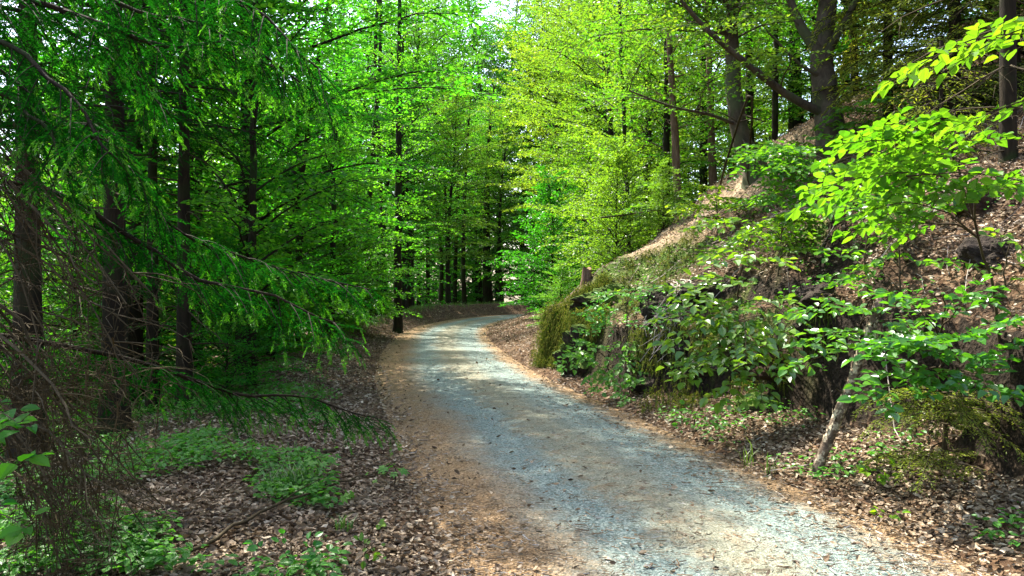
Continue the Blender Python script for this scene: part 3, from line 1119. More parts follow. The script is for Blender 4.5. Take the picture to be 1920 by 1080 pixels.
rock('mossy_rock', on(1120, 640, .5, -.4), (1.2, 1.2, .9), 1, 'rock_moss', 'large mossy rock forming the nose of the bank beside the bend', .55)
rock('mossy_rock', on(1165, 560, .3, -.1), (1.5, 1.1, .9), 2, 'rock_moss', 'mossy rock at the top of the bank just right of the mossy nose', .5)
rock('rock', on(1255, 590, .2), (.75, .6, .85), 3, 'rock_dark', 'dark rock behind the bleached hanging roots', .5)
rock('rock', on(1330, 560, .2), (.8, .6, .55), 4, 'rock_dark', 'dark rock right of the bleached hanging roots', .5, .2, .4)
rock('mossy_rock', on(1440, 770, .25, -.05), (.62, .5, .30), 5, 'rock_moss', 'low flat moss topped rock left of the leaning dead trunk', .4)
rock('rock', on(1470, 690, .25, .02), (1.0, .6, .42), 6, 'rock_red', 'long reddish rock slab in the cut above the moss topped rock', .4, .2, .1)
rock('rock', on(1760, 745, .4, -.1), (.7, .5, .26), 7, 'rock_red', 'flat overhanging rock slab right of the leaning dead trunk', .35, .1, -.1)
rock('rock', on(1835, 790, .1, .0), (.42, .4, .42), 8, 'rock_dark', 'rounded dark rock in the bank above the young spruce', .35)
rock('rock', on(1905, 480, .2, -.05), (.5, .5, .45), 9, 'rock_dark', 'dark jutting rock at the right edge of the slope', .5)
rock('rock', on(1560, 640, .3, -.05), (.6, .5, .4), 11, 'rock_dark', 'dark rock in the cut behind the top of the leaning dead trunk', .5)
rock('rock', on(1850, 400, .1, .0), (.4, .35, .3), 12, 'rock_red', 'small rusty rock on the slope above the dark jutting rock', .4)
rock('rock', on(1240, 715, .3, -.1), (.6, .5, .5), 13, 'rock_dark', 'dark rock in the foot of the bank right of the bramble', .5)
rock('rock', on(1560, 560, .2), (.7, .4, .3), 14, 'rock_dark', 'dark ledge rock high in the cut left of the yellow leaf sprays', .45)


for i, (px, py, w, h, dy, lab, mat) in enumerate([
        (1370, 705, 1.1, .26, .22, 'dark layered rock ledge behind the drooping young beech', 'rock_dark'),
        (1310, 650, .6, .35, .2, 'dark broken rock right of the foot of the bleached roots', 'rock_dark')]):
    rock('rock', on(px, py, dy + .14, -.08), (w, .55, h * 1.2), 40 + i, mat, lab, .5, .15, RNG.uniform(-.2, .2))


# moss and dry grass hanging over the nose of the bank
def moss_tufts():
    rng = np.random.default_rng(21)
    g = G()
    pts = []
    for k in range(1500):
        px = rng.uniform(1000, 1320) if k < 200 else rng.uniform(1005, 1140)
        py = rng.uniform(520, 690) if px < 1130 else rng.uniform(440, 600)
        pts.append((px, py))
    for k in range(420):
        pts.append((rng.uniform(1190, 1560), -rng.uniform(590, 775)))
    for px, py in pts:
        low_ = py < 0
        py = abs(py)
        t = (px - 1010) / 330.
        top = 600 - 190 * t
        if not low_ and (py < top - 5 or py > top + 120 - 50 * t): continue
        if low_ and vnoise(np.array([px * .02, py * .02, 3.3])) < -.1: continue
        h = hit(px, py, 5, 20)
        if h[1] > 19 or h[0] < .2: continue
        n = 16
        L = rng.uniform(.05, .17, n)
        b = rng.normal(-1.9, .7, n)
        out = np.stack([np.cos(b), np.sin(b), np.zeros(n)], -1)
        P0 = h + rng.normal(0, .05, (n, 3)) + UP * .02
        P1 = P0 + (out * .5 + UP * .22) * L[:, None]
        P2 = P0 + (out * .85 - UP * rng.uniform(.2, 1.1, (n, 1))) * L[:, None]
        sd_ = nrm(np.cross(out, UP)) * .006
        V = np.stack([P0 - sd_, P0 + sd_, P1 + sd_ * .8, P1 - sd_ * .8, P2], 1).reshape(-1, 3)
        o5 = np.arange(n)[:, None] * 5
        g.add(V, [o5 + np.array([[0, 1, 2, 3]]), o5 + np.array([[3, 2, 4]])])
    o = g.build('moss', M['moss_strand'])
    tag(o, 'moss and dry grass draped over the nose of the bank', 'moss', kind='stuff')


moss_tufts()

# ------------------------------------------------------------------ trees that stand out in the photograph
def foot(px, Y):
    x = (px - 960) / FPX * Y
    return np.array([x, Y, gz(x, Y)])


def upto(base, *pts):
    return [base] + [np.array(p) for p in pts]


# right slope
b = on(1562, 285)
Yb = b[1]
leafy_tree('forked_beech', upto(b, at(1550, 200, Yb), at(1540, 110, Yb + .1), at(1548, 40, Yb + .2), at(1570, -250, Yb + .5), at(1585, -480, Yb + .9)), .25, 3.4, 50, 4.6, .09, .055, 31, M['leaf_sun_yellow'], M['bark_beech'],
           'forked beech trunk with long low limbs on the slope, upper right', limbs=[
               ([at(1556, 218, Yb), at(1480, 180, Yb - .3), at(1395, 115, Yb - .7), at(1320, 50, Yb - 1.0), at(1260, -20, Yb - 1.2)], .085),
               ([at(1545, 110, Yb), at(1500, 45, Yb + .1), at(1470, -40, Yb + .2), at(1440, -160, Yb + .2)], .11),
               ([at(1550, 100, Yb), at(1590, 30, Yb - .1), at(1640, -60, Yb - .2)], .09),
               ([at(1552, 150, Yb), at(1500, 120, Yb - .2), at(1440, 60, Yb - .5)], .045)], prefer=(3.5, .45))
b = on(1420, 325)
Yb = b[1]
leafy_tree('leaning_beech', upto(b, at(1392, 265, Yb), at(1378, 190, Yb), at(1372, 100, Yb + .1), at(1378, -120, Yb + .4), at(1390, -380, Yb + .8)), .21, 2.6, 50, 4.4, .09, .055, 32, M['leaf_sun_yellow'], M['bark_beech'],
           'pale beech trunk curving out of the sandy ridge', limbs=[
               ([at(1385, 235, Yb), at(1330, 215, Yb - .5), at(1260, 200, Yb - 1.), at(1180, 170, Yb - 1.6)], .04),
               ([at(1385, 250, Yb), at(1440, 330, Yb - 1.2), at(1500, 400, Yb - 2.2)], .022)], prefer=(3.6, .5))
b = on(1322, 352) + np.array([.0, .7, 0])
b[2] = gz(b[0], b[1])
Yb = b[1]
leafy_tree('pine', upto(b, at(1316, 220, Yb), at(1314, 100, Yb), at(1312, -150, Yb), at(1310, -500, Yb)), .21, 4.5, 16, 2.2, .08, .06, 33, M['leaf_mid'], M['bark_pine'],
           'straight reddish brown trunk behind the ridge left of the pale curving beech')
for i, (px, Y, r, lx, lab) in enumerate([
        (1276, 19.5, .12, -14, 'slim tree leaning left just left of the straight reddish trunk'),
        (1248, 20.5, .13, 3, 'slim dark tree left of the leaning slim tree behind the ridge'),
        (1340, 21.5, .14, -6, 'slim shaded trunk just right of the straight reddish trunk'),
        (1405, 22, .17, 2, 'dark trunk standing close behind the pale curving beech'),
        (1495, 24, .3, -2, 'thick dark trunk in the shade between the curving and the forked beech'),
        (1452, 19.5, .09, 6, 'slender trunk between the curving beech and the thick shaded trunk'),
        (1605, 19, .10, -9, 'slender leaning trunk right behind the forked beech'),
        (1662, 20.5, .11, 5, 'slender trunk on the slope second right behind the forked beech'),
        (1185, 21, .07, -10, 'very thin leaning stem among the lit saplings behind the ridge'),
        (1210, 23, .14, 5, 'thin dark trunk farthest left behind the ridge')]):
    f = foot(px, Y)
    top = f + np.array([lx / FPX * Y * 3, .3, 11])
    mid = f + np.array([lx / FPX * Y, .1, 4])
    leafy_tree('slope_tree', [f, mid, top], r, 3.0, 22, 2.6, .09, .065, 40 + i, M['leaf_mid' if i % 2 else 'leaf_sun_yellow'], M['bark_dark'] if i not in (0, 2) else M['bark_pine'], lab)

# spruce with bare dead twigs at the right edge
f = on(1890, 300)
sp = conifer('dead_twig_spruce', f, 13, .085, 3.6, .1, 2.0, 51, M['needle_olive'], M['bark_dark'], 'dark spruce trunk with bare dead twigs at the upper right edge', lean=(.1, .2), per=6, needle=.09)
f = on(1790, 250)
conifer('olive_spruce', f, 9, .10, .5, .3, 1.5, 52, M['needle_olive'], M['bark_dark'], 'olive spruce with drooping sprays second right of the forked beech', per=6, needle=.10, whorl=.34, gap=.03)
f = on(1665, 230)
conifer('olive_spruce', f, 8, .09, .5, .3, 1.35, 55, M['needle_olive'], M['bark_dark'], 'olive spruce standing close right of the forked beech, its sprays against the shade', per=6, needle=.10, whorl=.3, gap=.026)
f = on(1900, 200)
conifer('olive_spruce', f, 9, .10, .8, .5, 1.6, 53, M['needle_olive'], M['bark_dark'], 'olive spruce with hanging sunlit twigs on the slope at the right edge', per=6, needle=.09, whorl=.34, gap=.03)
f = on(1765, 335)
conifer('olive_spruce_sapling', f, 1.7, .03, .25, .2, .8, 54, M['needle_olive'], M['bark_dark'], 'small olive spruce sapling on the slope left of the bare dead twig trunk', per=5, whorl=.16, needle=.07)

# left wood
for i, (px, Y, r, H, kind, lab) in enumerate([
        (215, 9.0, .19, 15, 's', 'thick dark spruce trunk at left with dead twigs, the widest near the road'),
        (52, 8.0, .20, 14, 's', 'dark spruce trunk close to the left edge behind the bare dead branches'),
        (452, 13.5, .14, 15, 'l', 'straight clear trunk rising in the left wood above the spruce bough'),
        (372, 15, .12, 14, 'l', 'slim dark trunk left of the straight clear trunk'),
        (345, 10.2, .13, 13, 's', 'dark trunk standing behind the low spruce bough'),
        (286, 10.6, .11, 13, 's', 'dark trunk between the widest trunk and the trunk behind the low bough'),
        (505, 17, .12, 13, 'l', 'trunk leaning to the right in the left wood'),
        (562, 18.5, .13, 14, 'l', 'slim upright trunk right of the leaning trunk in the left wood'),
        (745, 27.5, .16, 17, 'l', 'tall dark trunk standing alone on the left verge before the bend'),
        (470, 11.5, .09, 9, 'l', 'thin trunk low in the left wood behind the bright tipped bough'),
        (620, 20, .11, 12, 'l', 'thin shaded trunk at the edge of the left verge')]):
    f = foot(px, Y)
    if kind == 's':
        conifer('spruce', f, H * .62, r * .85, 3.4, .8, 1.7, 60 + i, M['needle'], M['bark_dark'], lab, per=4, needle=.11)
    else:
        lx = {6: 1.3}.get(i, RNG.normal(0, .15))
        if i != 8:
            H, r = H * .66, r * .85
        leafy_tree('left_wood_tree', [f, f + np.array([lx * .5, .1, H * .45]), f + np.array([lx, .3, H])], r, 1.2 if i != 8 else 3.5, 19 if i != 8 else 34, 2.8, .095, .06, 60 + i,
                   M['leaf_deep'], M['bark_dark'], lab)

# ------------------------------------------------------------------ trees copied into the wood
PROTO = {}
def proto(key, place_xy, label, group, leaf, **kw):
    x, y = place_xy
    b_ = np.array([x, y, gz(x, y)])
    H = kw.pop('H')
    bark = kw.pop('bark', 'bark_dark')
    rng = np.random.default_rng(kw['seed'])
    w = rng.normal(0, .02 * H, (3, 2))
    path = [b_] + [b_ + np.array([w[i, 0] * (i + 1) * .5, w[i, 1] * (i + 1) * .5, H * (i + 1) / 3]) for i in range(3)]
    PROTO[key] = leafy_tree(kw.pop('name'), path, kw.pop('r'), kw.pop('cb'), kw.pop('nb'), kw.pop('lmax'), kw.pop('lsize'), kw.pop('gap'), kw.pop('seed'), M[leaf], M[bark], label, group=group, **kw)
    return PROTO[key]


GL = 'leafy trees of the left wood'
GR = 'sunlit trees of the right slope'
GB = 'dark trees beyond the bend'
GH = 'tall trees rising far behind the bend'
LL = 'leafy green tree deep among the other trees of the left wood'
LR = 'yellow green leafy tree among its neighbours behind the ridge on the right'
LB = 'slender dark trunked tree in the shaded wood beyond the bend'
LH = 'tall leafy tree far behind the bend, its top among other tree tops'

proto('tall', (-6.1, 12.9), 'leafy tree overhanging the left verge with deep green boughs above the near spruce bough', GL, 'leaf_deep', name='leafy_tree', H=16, r=.17, cb=1.9, nb=80, lmax=5.0, lsize=.115, gap=.066, seed=71, low_len=.75, low=1.0)
proto('mid', (-7.4, 18.5), 'leafy tree with wide deep green boughs midway along the left verge', GL, 'leaf_deep', name='leafy_tree', H=9.5, r=.14, cb=.9, nb=50, lmax=4.4, lsize=.12, gap=.062, seed=72, low_len=.9)
proto('young', (-6.9, 22.5), 'young leafy tree low beside the left verge before the tall dark trunk at the bend', GL, 'leaf_deep', name='young_tree', H=7, r=.06, cb=.3, nb=64, lmax=3.2, lsize=.11, gap=.06, seed=73, low_len=.9)
proto('bush', (1.45, 29.5), 'emerald leafy bush hanging over the inside of the bend', None, 'leaf_mid', name='young_tree', H=4.9, r=.04, cb=.15, nb=62, lmax=2.6, lsize=.1, gap=.055, seed=74, low_len=.9)
proto('arch', (-5.8, 45.6), LB, GB, 'leaf_mid', name='leafy_tree', H=21, r=.22, cb=4.5, nb=76, lmax=5.6, lsize=.15, gap=.075, seed=76, low_len=.8, low=.9)
proto('far', (-3, 68), LH, GH, 'leaf_dull', name='tall_tree', H=24, r=.26, cb=1.5, nb=80, lmax=6.5, lsize=.26, gap=.14, seed=75, twig_gap=.34, twig_len=1.9, low_len=.8)


def put(key, x, y, sc, label, group=None, leaf=None, rz=None, name=None):
    return copy_tree(PROTO[key], (x, y, gz(x, y)), RNG.uniform(0, 6.28) if rz is None else rz, sc, label, group, M[leaf] if leaf else None, name)


# left wood, nearest first
for i, (k, x, y, s, leaf) in enumerate([
        ('tall', -4.9, 14.8, 1.0, 'leaf_deep'), ('bush', -6.4, 9.2, .7, 'leaf_deep'), ('young', -12.5, 13.5, 1.25, 'leaf_mid'), ('mid', -15.5, 18.5, 1.15, 'leaf_mid'), ('young', -9.2, 9.6, .9, 'leaf_mid'), ('bush', -3.9, 11.0, .42, 'leaf_deep'), ('bush', -4.5, 15.2, .5, 'leaf_deep'), ('bush', -5.6, 17.2, .6, 'leaf_mid'), ('young', -5.9, 20.4, .8, 'leaf_deep'), ('young', -5.7, 24.2, 1.0, 'leaf_deep'), ('young', -5.0, 23.6, .8, 'leaf_mid'), ('young', -8.4, 15.5, .85, 'leaf_mid'), ('bush', -6.6, 13.8, .9, 'leaf_mid'), 
        ('tall', -7.8, 25, 1.05, 'leaf_deep'), ('mid', -8.2, 31, 1.1, 'leaf_deep'), ('young', -7.2, 28.5, .8, 'leaf_deep'), ('young', -12, 21, 1.2, 'leaf_dull'), ('young', -14, 29, 1.4, 'leaf_sun_yellow'),
        ('mid', -7.4, 37, 1.1, 'leaf_deep'), ('mid', -11, 39, 1.15, 'leaf_mid'), ('bush', -9.5, 20, 1.2, 'leaf_sun_yellow'), ('bush', -17, 20, 1.2, 'leaf_sun_yellow'),
        ('young', -19, 27, 1.4, 'leaf_sun_yellow'), ('young', -18, 36, 1.6, 'leaf_sun_yellow'), ('young', -24, 32, 1.6, 'leaf_sun_yellow'), ('bush', -14, 25, 1.4, 'leaf_sun_yellow'), ('young', -16, 16, 1.1, 'leaf_sun_yellow'),
        ('young', -26, 46, 2.0, 'leaf_sun_yellow'), ('young', -31, 40, 1.8, 'leaf_sun_yellow'), ('bush', -21, 24, 1.5, 'leaf_sun_yellow'), ('young', -26, 30, 1.5, 'leaf_sun_yellow'), ('young', -36, 52, 2.2, 'leaf_sun_yellow'),
        ('young', -22, 18, 1.3, 'leaf_sun_yellow'), ('young', -27, 24, 1.5, 'leaf_sun_yellow'), ('bush', -13, 17, 1.2, 'leaf_sun_yellow'), ('bush', -15, 21, 1.3, 'leaf_sun_yellow'), ('bush', -12.5, 32, 1.6, 'leaf_dull'), ('young', -14, 40, 1.5, 'leaf_sun_yellow')]):
    put(k, x, y, s, LL, GL, leaf)
# beyond the bend: a lower lit row in front, tall trees well behind it
for i, (k, x, y, s, leaf) in enumerate([
        ('arch', -3.9, 50, .72, 'leaf_sun_yellow'), ('arch', -.6, 55, .78, 'leaf_sun_yellow'), ('arch', -5.8, 43, .6, 'leaf_mid'), ('mid', 2.8, 55, 1.3, 'leaf_mid'), ('arch', -7.2, 52, .75, 'leaf_mid'),
        ('mid', 6, 57, 1.4, 'leaf_sun_yellow'), ('arch', -2.2, 59, .8, 'leaf_mid'), ('mid', -11, 48, 1.4, 'leaf_mid'), ('young', -4.8, 60, 1.5, 'leaf_mid'), ('arch', 3.0, 47, .95, 'leaf_sun_yellow'), ('arch', 4.2, 41, .85, 'leaf_sun_yellow'),
        ('arch', -7.6, 40, .8, 'leaf_deep'), ('tall', 9, 60, 1.4, 'leaf_mid'), ('mid', -13, 58, 1.5, 'leaf_mid'),
        ('arch', -3.4, 74, 1.6, 'leaf_mid'), ('arch', -7, 80, 1.75, 'leaf_dull'), ('arch', 1.5, 76, 1.65, 'leaf_mid'), ('arch', -11, 76, 1.6, 'leaf_mid'), ('arch', 6, 78, 1.65, 'leaf_dull'), ('arch', -1, 82, 1.8, 'leaf_sun_yellow'), ('arch', 10, 74, 1.6, 'leaf_mid')]):
    put(k, x, y, s, LB, GB, leaf)
for (px, Y, r) in [(772, 50, .2), (800, 53, .18), (822, 56, .2), (838, 52, .12), (852, 58, .2), (873, 55, .2), (918, 57, .42), (893, 62, .2), (758, 44, .18), (785, 60, .2), (708, 36, .17), (690, 32, .14), (725, 42, .18), (935, 66, .3)]:
    f = foot(px, Y)
    root = empty('tree', f, LB, 'tree', GB)
    g = G()
    w = RNG.normal(0, .25, 4)
    trunk_tube(g, curve(np.array([[0, 0, -.4], [w[0] * .5, 0, 5], [w[1], w[2], 12], [w[3], 0, 18]]), 14), r, .05, 10)
    lv, gl = Leaves(), G()
    rg = np.random.default_rng(int(px))
    for k in range(26):
        h = 5.5 + 12 * k / 26
        spray(g, lv, branch_path(np.array([0, 0, h]), rg.random() * 6.28, .3, rg.uniform(1.5, 3), rg, 6), .03, .9, .36, .09, .12, rg, .15, .3)
    g.build('trunk', M['bark_dark'], root, True)
    lv.out(gl, LEAF4)
    gl.build('crown', M['leaf_deep'], root)
for (x, y, s) in [(-9, 72, 1.0), (3, 75, 1.05), (9, 71, 1.0), (-16, 75, 1.1), (-22, 64, 1.0), (15, 70, 1.0), (-28, 72, 1.1), (22, 74, 1.0), (-36, 62, 1.0), (-42, 50, 1.), (-6, 84, 1.2), (6, 86, 1.2), (-18, 90, 1.2), (-38, 80, 1.1), (-48, 64, 1.1), (28, 66, 1.0)]:
    put('far', x, y, s * 1.35, LH, GH)
# right slope behind the ridge
for i, (k, x, y, s, leaf) in enumerate([
        ('mid', 3.7, 23.0, .75, 'leaf_sun_yellow'), ('tall', 6.2, 26, .95, 'leaf_sun_yellow'), ('mid', 3.8, 27, .9, 'leaf_sun_yellow'), ('tall', 4.0, 33, 1.0, 'leaf_sun_yellow'),
        ('tall', 9, 24, 1.0, 'leaf_mid'), ('mid', 8.5, 31, 1.0, 'leaf_sun_yellow'), ('tall', 12, 29, 1.0, 'leaf_dull'), ('tall', 14, 22, 1.0, 'leaf_mid'), ('mid', 11, 20, .9, 'leaf_mid'),
        ('tall', 6.5, 39, 1.05, 'leaf_sun_yellow'), ('mid', 12, 37, 1.1, 'leaf_dull'), ('tall', 18, 28, 1.0, 'leaf_deep'), ('mid', 17, 18, .9, 'leaf_deep'), ('tall', 20, 22, 1.0, 'leaf_deep'), ('mid', 11.5, 15.5, .9, 'leaf_deep'), ('tall', 14.5, 17.5, 1.0, 'leaf_deep'), ('young', 9.5, 13.8, .7, 'leaf_mid'), ('young', 10.2, 17.2, .9, 'leaf_deep')]):
    put(k, x, y, s, LR, GR, leaf)
put('bush', -5.7, 25.8, .6, 'small leafy bush beside the tall dark trunk on the left verge', None, 'leaf_deep')
put('bush', 3.4, 37, 1.3, 'leafy bush hanging over the far end of the road at the bend', None, 'leaf_mid')
put('bush', 2.4, 18.4, .62, 'sunlit leafy bush behind the stump on the ridge', None, 'leaf_sun_yellow')
put('bush', 3.2, 17.0, .28, 'small sunlit leafy bush on the ridge right of the stump', None, 'leaf_sun_yellow')
put('bush', 1.25, 20.2, .35, 'low green bush at the left foot of the mossy nose', None, 'leaf_herb')

# ------------------------------------------------------------------ near saplings on the right
plants('beech_sapling', on(1875, 640), [
    (at(1790, 330, 4.9), at(1505, 360, 4.3), .42), (at(1800, 300, 4.9), at(1560, 270, 4.4), .42), (at(1760, 270, 4.9), at(1640, 235, 4.5), .38),
    (at(1780, 400, 4.8), at(1610, 400, 4.3), .34), (at(1830, 360, 4.6), at(1915, 345, 4.2), .3), (at(1700, 330, 4.5), at(1990, 355, 4.0), .3), (at(1760, 420, 5.0), at(1570, 440, 4.8), .26)],
    'young beech with broad yellow green leaf layers below the dead twig spruce', 'sapling', .075, 'leaf_near', .03, tilt=-.45, seed=1, twig_gap=.075)
plants('beech_sapling', foot(2160, 4.2), [
    (at(1990, 62, 4.0), at(1655, 160, 3.6), .30), (at(2000, 30, 4.0), at(1790, 120, 3.7), .22)],
    'tall young beech reaching a long leafy bough in at the top right edge', 'sapling', .074, 'leaf_near', .038, tilt=-.35, seed=2, twig_gap=.08)
plants('beech_sapling', foot(2120, 4.0), [
    (at(2000, 165, 3.9), at(1795, 235, 3.6), .22)],
    'young beech with a short bough at the right edge below the long top one', 'sapling', .074, 'leaf_near', .038, tilt=-.35, seed=3, twig_gap=.08)
plants('beech_sapling', on(1755, 735) + np.array([0, -.05, .02]), [
    (at(1745, 690, 5.6), at(1622, 752, 5.2), .38), (at(1760, 690, 5.6), at(1912, 745, 5.2), .38), (at(1750, 660, 5.6), at(1630, 672, 5.2), .38),
    (at(1770, 640, 5.6), at(1925, 595, 5.2), .38), (at(1735, 640, 5.6), at(1645, 655, 5.1), .24), (at(1800, 680, 5.6), at(1700, 640, 5.0), .3), (at(1740, 600, 5.8), at(1655, 545, 5.5), .28), (at(1830, 700, 5.6), at(1915, 640, 5.3), .32), (at(1780, 600, 5.8), at(1850, 520, 5.5), .26), (at(1790, 560, 5.9), at(1860, 570, 5.5), .2)],
    'young beech with glossy leaf layers growing on bare hanging roots over the young spruce', 'sapling', .088, 'leaf_glossy', .03, tilt=.15, seed=4, twig_gap=.075, roots=True)
plants('beech_sapling', on(1610, 640), [
    (at(1640, 590, 6.6), at(1490, 590, 6.2), .38), (at(1640, 620, 6.6), at(1500, 650, 6.2), .38), (at(1620, 650, 6.6), at(1470, 695, 6.3), .22), (at(1650, 600, 6.6), at(1740, 605, 6.3), .34), (at(1650, 640, 6.6), at(1720, 635, 6.2), .34), (at(1640, 560, 6.7), at(1590, 520, 6.5), .2)],
    'young beech spreading leaves round the top of the leaning dead trunk', 'sapling', .088, 'leaf_glossy', .032, tilt=.12, seed=5, twig_gap=.08)
plants('beech_sapling', on(1380, 610), [
    (at(1400, 520, 8.3), at(1270, 570, 7.8), .42), (at(1420, 560, 8.2), at(1250, 650, 7.7), .45), (at(1430, 600, 8.1), at(1280, 720, 7.6), .45), (at(1430, 590, 8.1), at(1480, 700, 7.5), .4),
    (at(1400, 480, 8.5), at(1480, 500, 8.1), .36), (at(1400, 640, 8.0), at(1350, 760, 7.5), .4), (at(1400, 470, 8.5), at(1330, 500, 8.2), .3), (at(1440, 560, 8.1), at(1490, 620, 7.6), .4), (at(1360, 620, 8.0), at(1230, 600, 7.7), .4), (at(1370, 660, 7.9), at(1260, 700, 7.5), .4), (at(1420, 660, 7.9), at(1430, 760, 7.3), .4), (at(1330, 560, 8.2), at(1250, 540, 8.0), .35), (at(1390, 560, 8.1), at(1400, 690, 7.4), .4)],
    'bushy young beech drooping over the bank in the middle of the cut', 'sapling', .105, 'leaf_glossy', .042, tilt=.2, seed=6, twig_gap=.1)
plants('beech_sapling', on(1400, 440), [
    (at(1380, 420, 10.9), at(1290, 430, 10.5), .3), (at(1390, 420, 10.9), at(1440, 470, 10.4), .4), (at(1380, 450, 10.7), at(1310, 480, 10.3), .36), (at(1430, 440, 10.8), at(1560, 490, 10.2), .45), (at(1460, 430, 11.0), at(1590, 460, 10.5), .4)],
    'young beech with small leaf layers high on the leaf covered slope', 'sapling', .085, 'leaf_near', .036, tilt=.4, seed=7, twig_gap=.09)
plants('bramble', on(1140, 730), [
    (at(1110, 660, 11.2), at(1050, 690, 10.8), .3), (at(1130, 650, 11.2), at(1080, 640, 10.8), .3), (at(1150, 660, 11.1), at(1190, 720, 10.6), .34), (at(1140, 690, 11.), at(1110, 740, 10.6), .32), (at(1160, 640, 11.3), at(1200, 660, 10.9), .32),
    (at(1160, 690, 11.), at(1170, 755, 10.4), .3), (at(1130, 690, 11.), at(1060, 660, 10.7), .26)],
    'lush green bramble clump at the foot of the mossy nose', 'shrub', .085, 'leaf_herb', .034, tilt=.5, seed=8, twig_gap=.085)
plants('seedling', on(1150, 660), [
    (at(1152, 570, 12.2), at(1160, 545, 12.1), .2), (at(1152, 600, 12.2), at(1130, 602, 12.0), .16)],
    'thin lit seedling standing before the mossy rocks above the bramble', 'plant', .07, 'leaf_near', .05, tilt=.6, seed=9, stem_r=.006)
plants('seedling', on(1300, 815), [
    (at(1300, 790, 8.0), at(1265, 800, 7.7), .2), (at(1310, 790, 8.0), at(1350, 800, 7.7), .22), (at(1305, 780, 8.0), at(1290, 770, 7.8), .18)],
    'low leafy seedling clump at the foot of the dark cut', 'plant', .06, 'leaf_herb', .04, tilt=.5, seed=10, stem_r=.006)
plants('seedling', on(1645, 915), [
    (at(1650, 885, 5.9), at(1615, 880, 5.7), .14), (at(1650, 885, 5.9), at(1665, 900, 5.6), .16), (at(1652, 880, 5.9), at(1680, 870, 5.7), .14)],
    'glossy seedling at the foot of the bank right of the leaning dead trunk', 'plant', .062, 'leaf_near', .04, tilt=.5, seed=11, stem_r=.005)
plants('seedling', on(1580, 895), [
    (at(1582, 880, 6.2), at(1565, 875, 6.0), .12), (at(1584, 880, 6.2), at(1605, 880, 6.0), .12)],
    'tiny dark green seedling just right of the foot of the leaning dead trunk', 'plant', .05, 'leaf_herb', .035, tilt=.5, seed=12, stem_r=.004)
plants('seedling', on(1660, 975), [
    (at(1662, 965, 5.2), at(1640, 960, 5.1), .12), (at(1664, 965, 5.2), at(1685, 970, 5.1), .12)],
    'pale seedling at the right road edge among sunlit dry leaves', 'plant', .045, 'leaf_near', .03, tilt=.6, seed=13, stem_r=.004)

def slope_sapling(px, py, h, w, n, label, seed, mat='leaf_near', leaf=.085):
    rng = np.random.default_rng(seed)
    b_ = on(px, py)
    sprays = []
    for k in range(n):
        a_ = rng.uniform(0, 6.28)
        z = h * rng.uniform(.25, 1)
        d_ = np.array([math.cos(a_), math.sin(a_), 0])
        p0 = b_ + d_ * w * .12 + UP * z
        sprays.append((p0, p0 + d_ * w * rng.uniform(.4, .6) + UP * rng.uniform(-.1, .12) * w, w * .3))
    plants('beech_sapling', b_, sprays, label, 'sapling', leaf, mat, .036, tilt=.35, seed=seed, twig_gap=.09, stem_r=.009)


slope_sapling(1500, 345, .9, 1.2, 6, 'low green sapling on the slope between the two big beeches', 201)
slope_sapling(1345, 455, 1.0, 1.4, 10, 'small sapling on the leafy slope above the hanging roots', 202)
slope_sapling(1650, 300, .9, 1.6, 8, 'dark leaved sapling on the slope right of the forked beech foot', 203, 'leaf_mid')
slope_sapling(1560, 430, 1.0, 1.7, 11, 'sapling in the middle of the leafy slope left of the broad yellow green layers', 204)
slope_sapling(1690, 560, .8, 1.1, 9, 'sapling on the slope above the roots of the glossy young beech', 205)
slope_sapling(1460, 520, .8, 1.4, 9, 'sapling on the leafy slope right above the drooping young beech', 209)
slope_sapling(1620, 500, .7, 1.2, 8, 'sapling on the leafy slope over the top of the leaning dead trunk', 210)
slope_sapling(1880, 560, .5, .7, 5, 'small sapling at the right edge of the slope under the dark jutting rock', 206)
slope_sapling(1235, 440, .9, 1.2, 8, 'bright sapling on the ridge above the mossy rocks', 207, 'leaf_sun_yellow')
slope_sapling(1175, 655, .7, 1.1, 9, 'leafy herb clump in front of the bare earth face right of the mossy nose', 211, 'leaf_herb', .075)
slope_sapling(1210, 700, .6, .9, 7, 'leafy low shrub at the bank foot right of the bramble clump', 208, 'leaf_herb', .07)

# young spruce low on the right bank
def small_spruce():
    base = on(1765, 880)
    rng = np.random.default_rng(91)
    root = empty('young_spruce', base, 'small drooping spruce with dark twigs low on the right bank', 'tree')
    gs, gl, lv = G(), G(), Leaves()
    top = at(1765, 735, base[1] - .15) - base
    P = curve([np.array([0, 0, -.1]), top * .5 + np.array([.03, 0, 0]), top], 8)
    tube(gs, P, np.linspace(.025, .01, 8), 6)
    for k in range(26):
        f = rng.uniform(.1, 1)
        p = P[0] + (P[-1] - P[0]) * f
        az = rng.uniform(-3.6, .5)
        L = rng.uniform(.35, .75)
        bp = branch_path(p, az, rng.uniform(-.1, .25), L, rng, 6, .5, .55)
        spray(gs, lv, bp, .008, .24, .05, .011, .035, rng, .15, .35, UP, .7, True, 3, .002)
        twig_leaves(lv, bp[-2:], .008, .035, UP, rng, .7)
    lv.out(gl, NEEDLE4)
    gs.build('trunk', M['twig'], root)
    gl.build('foliage', M['needle_olive'], root)


small_spruce()


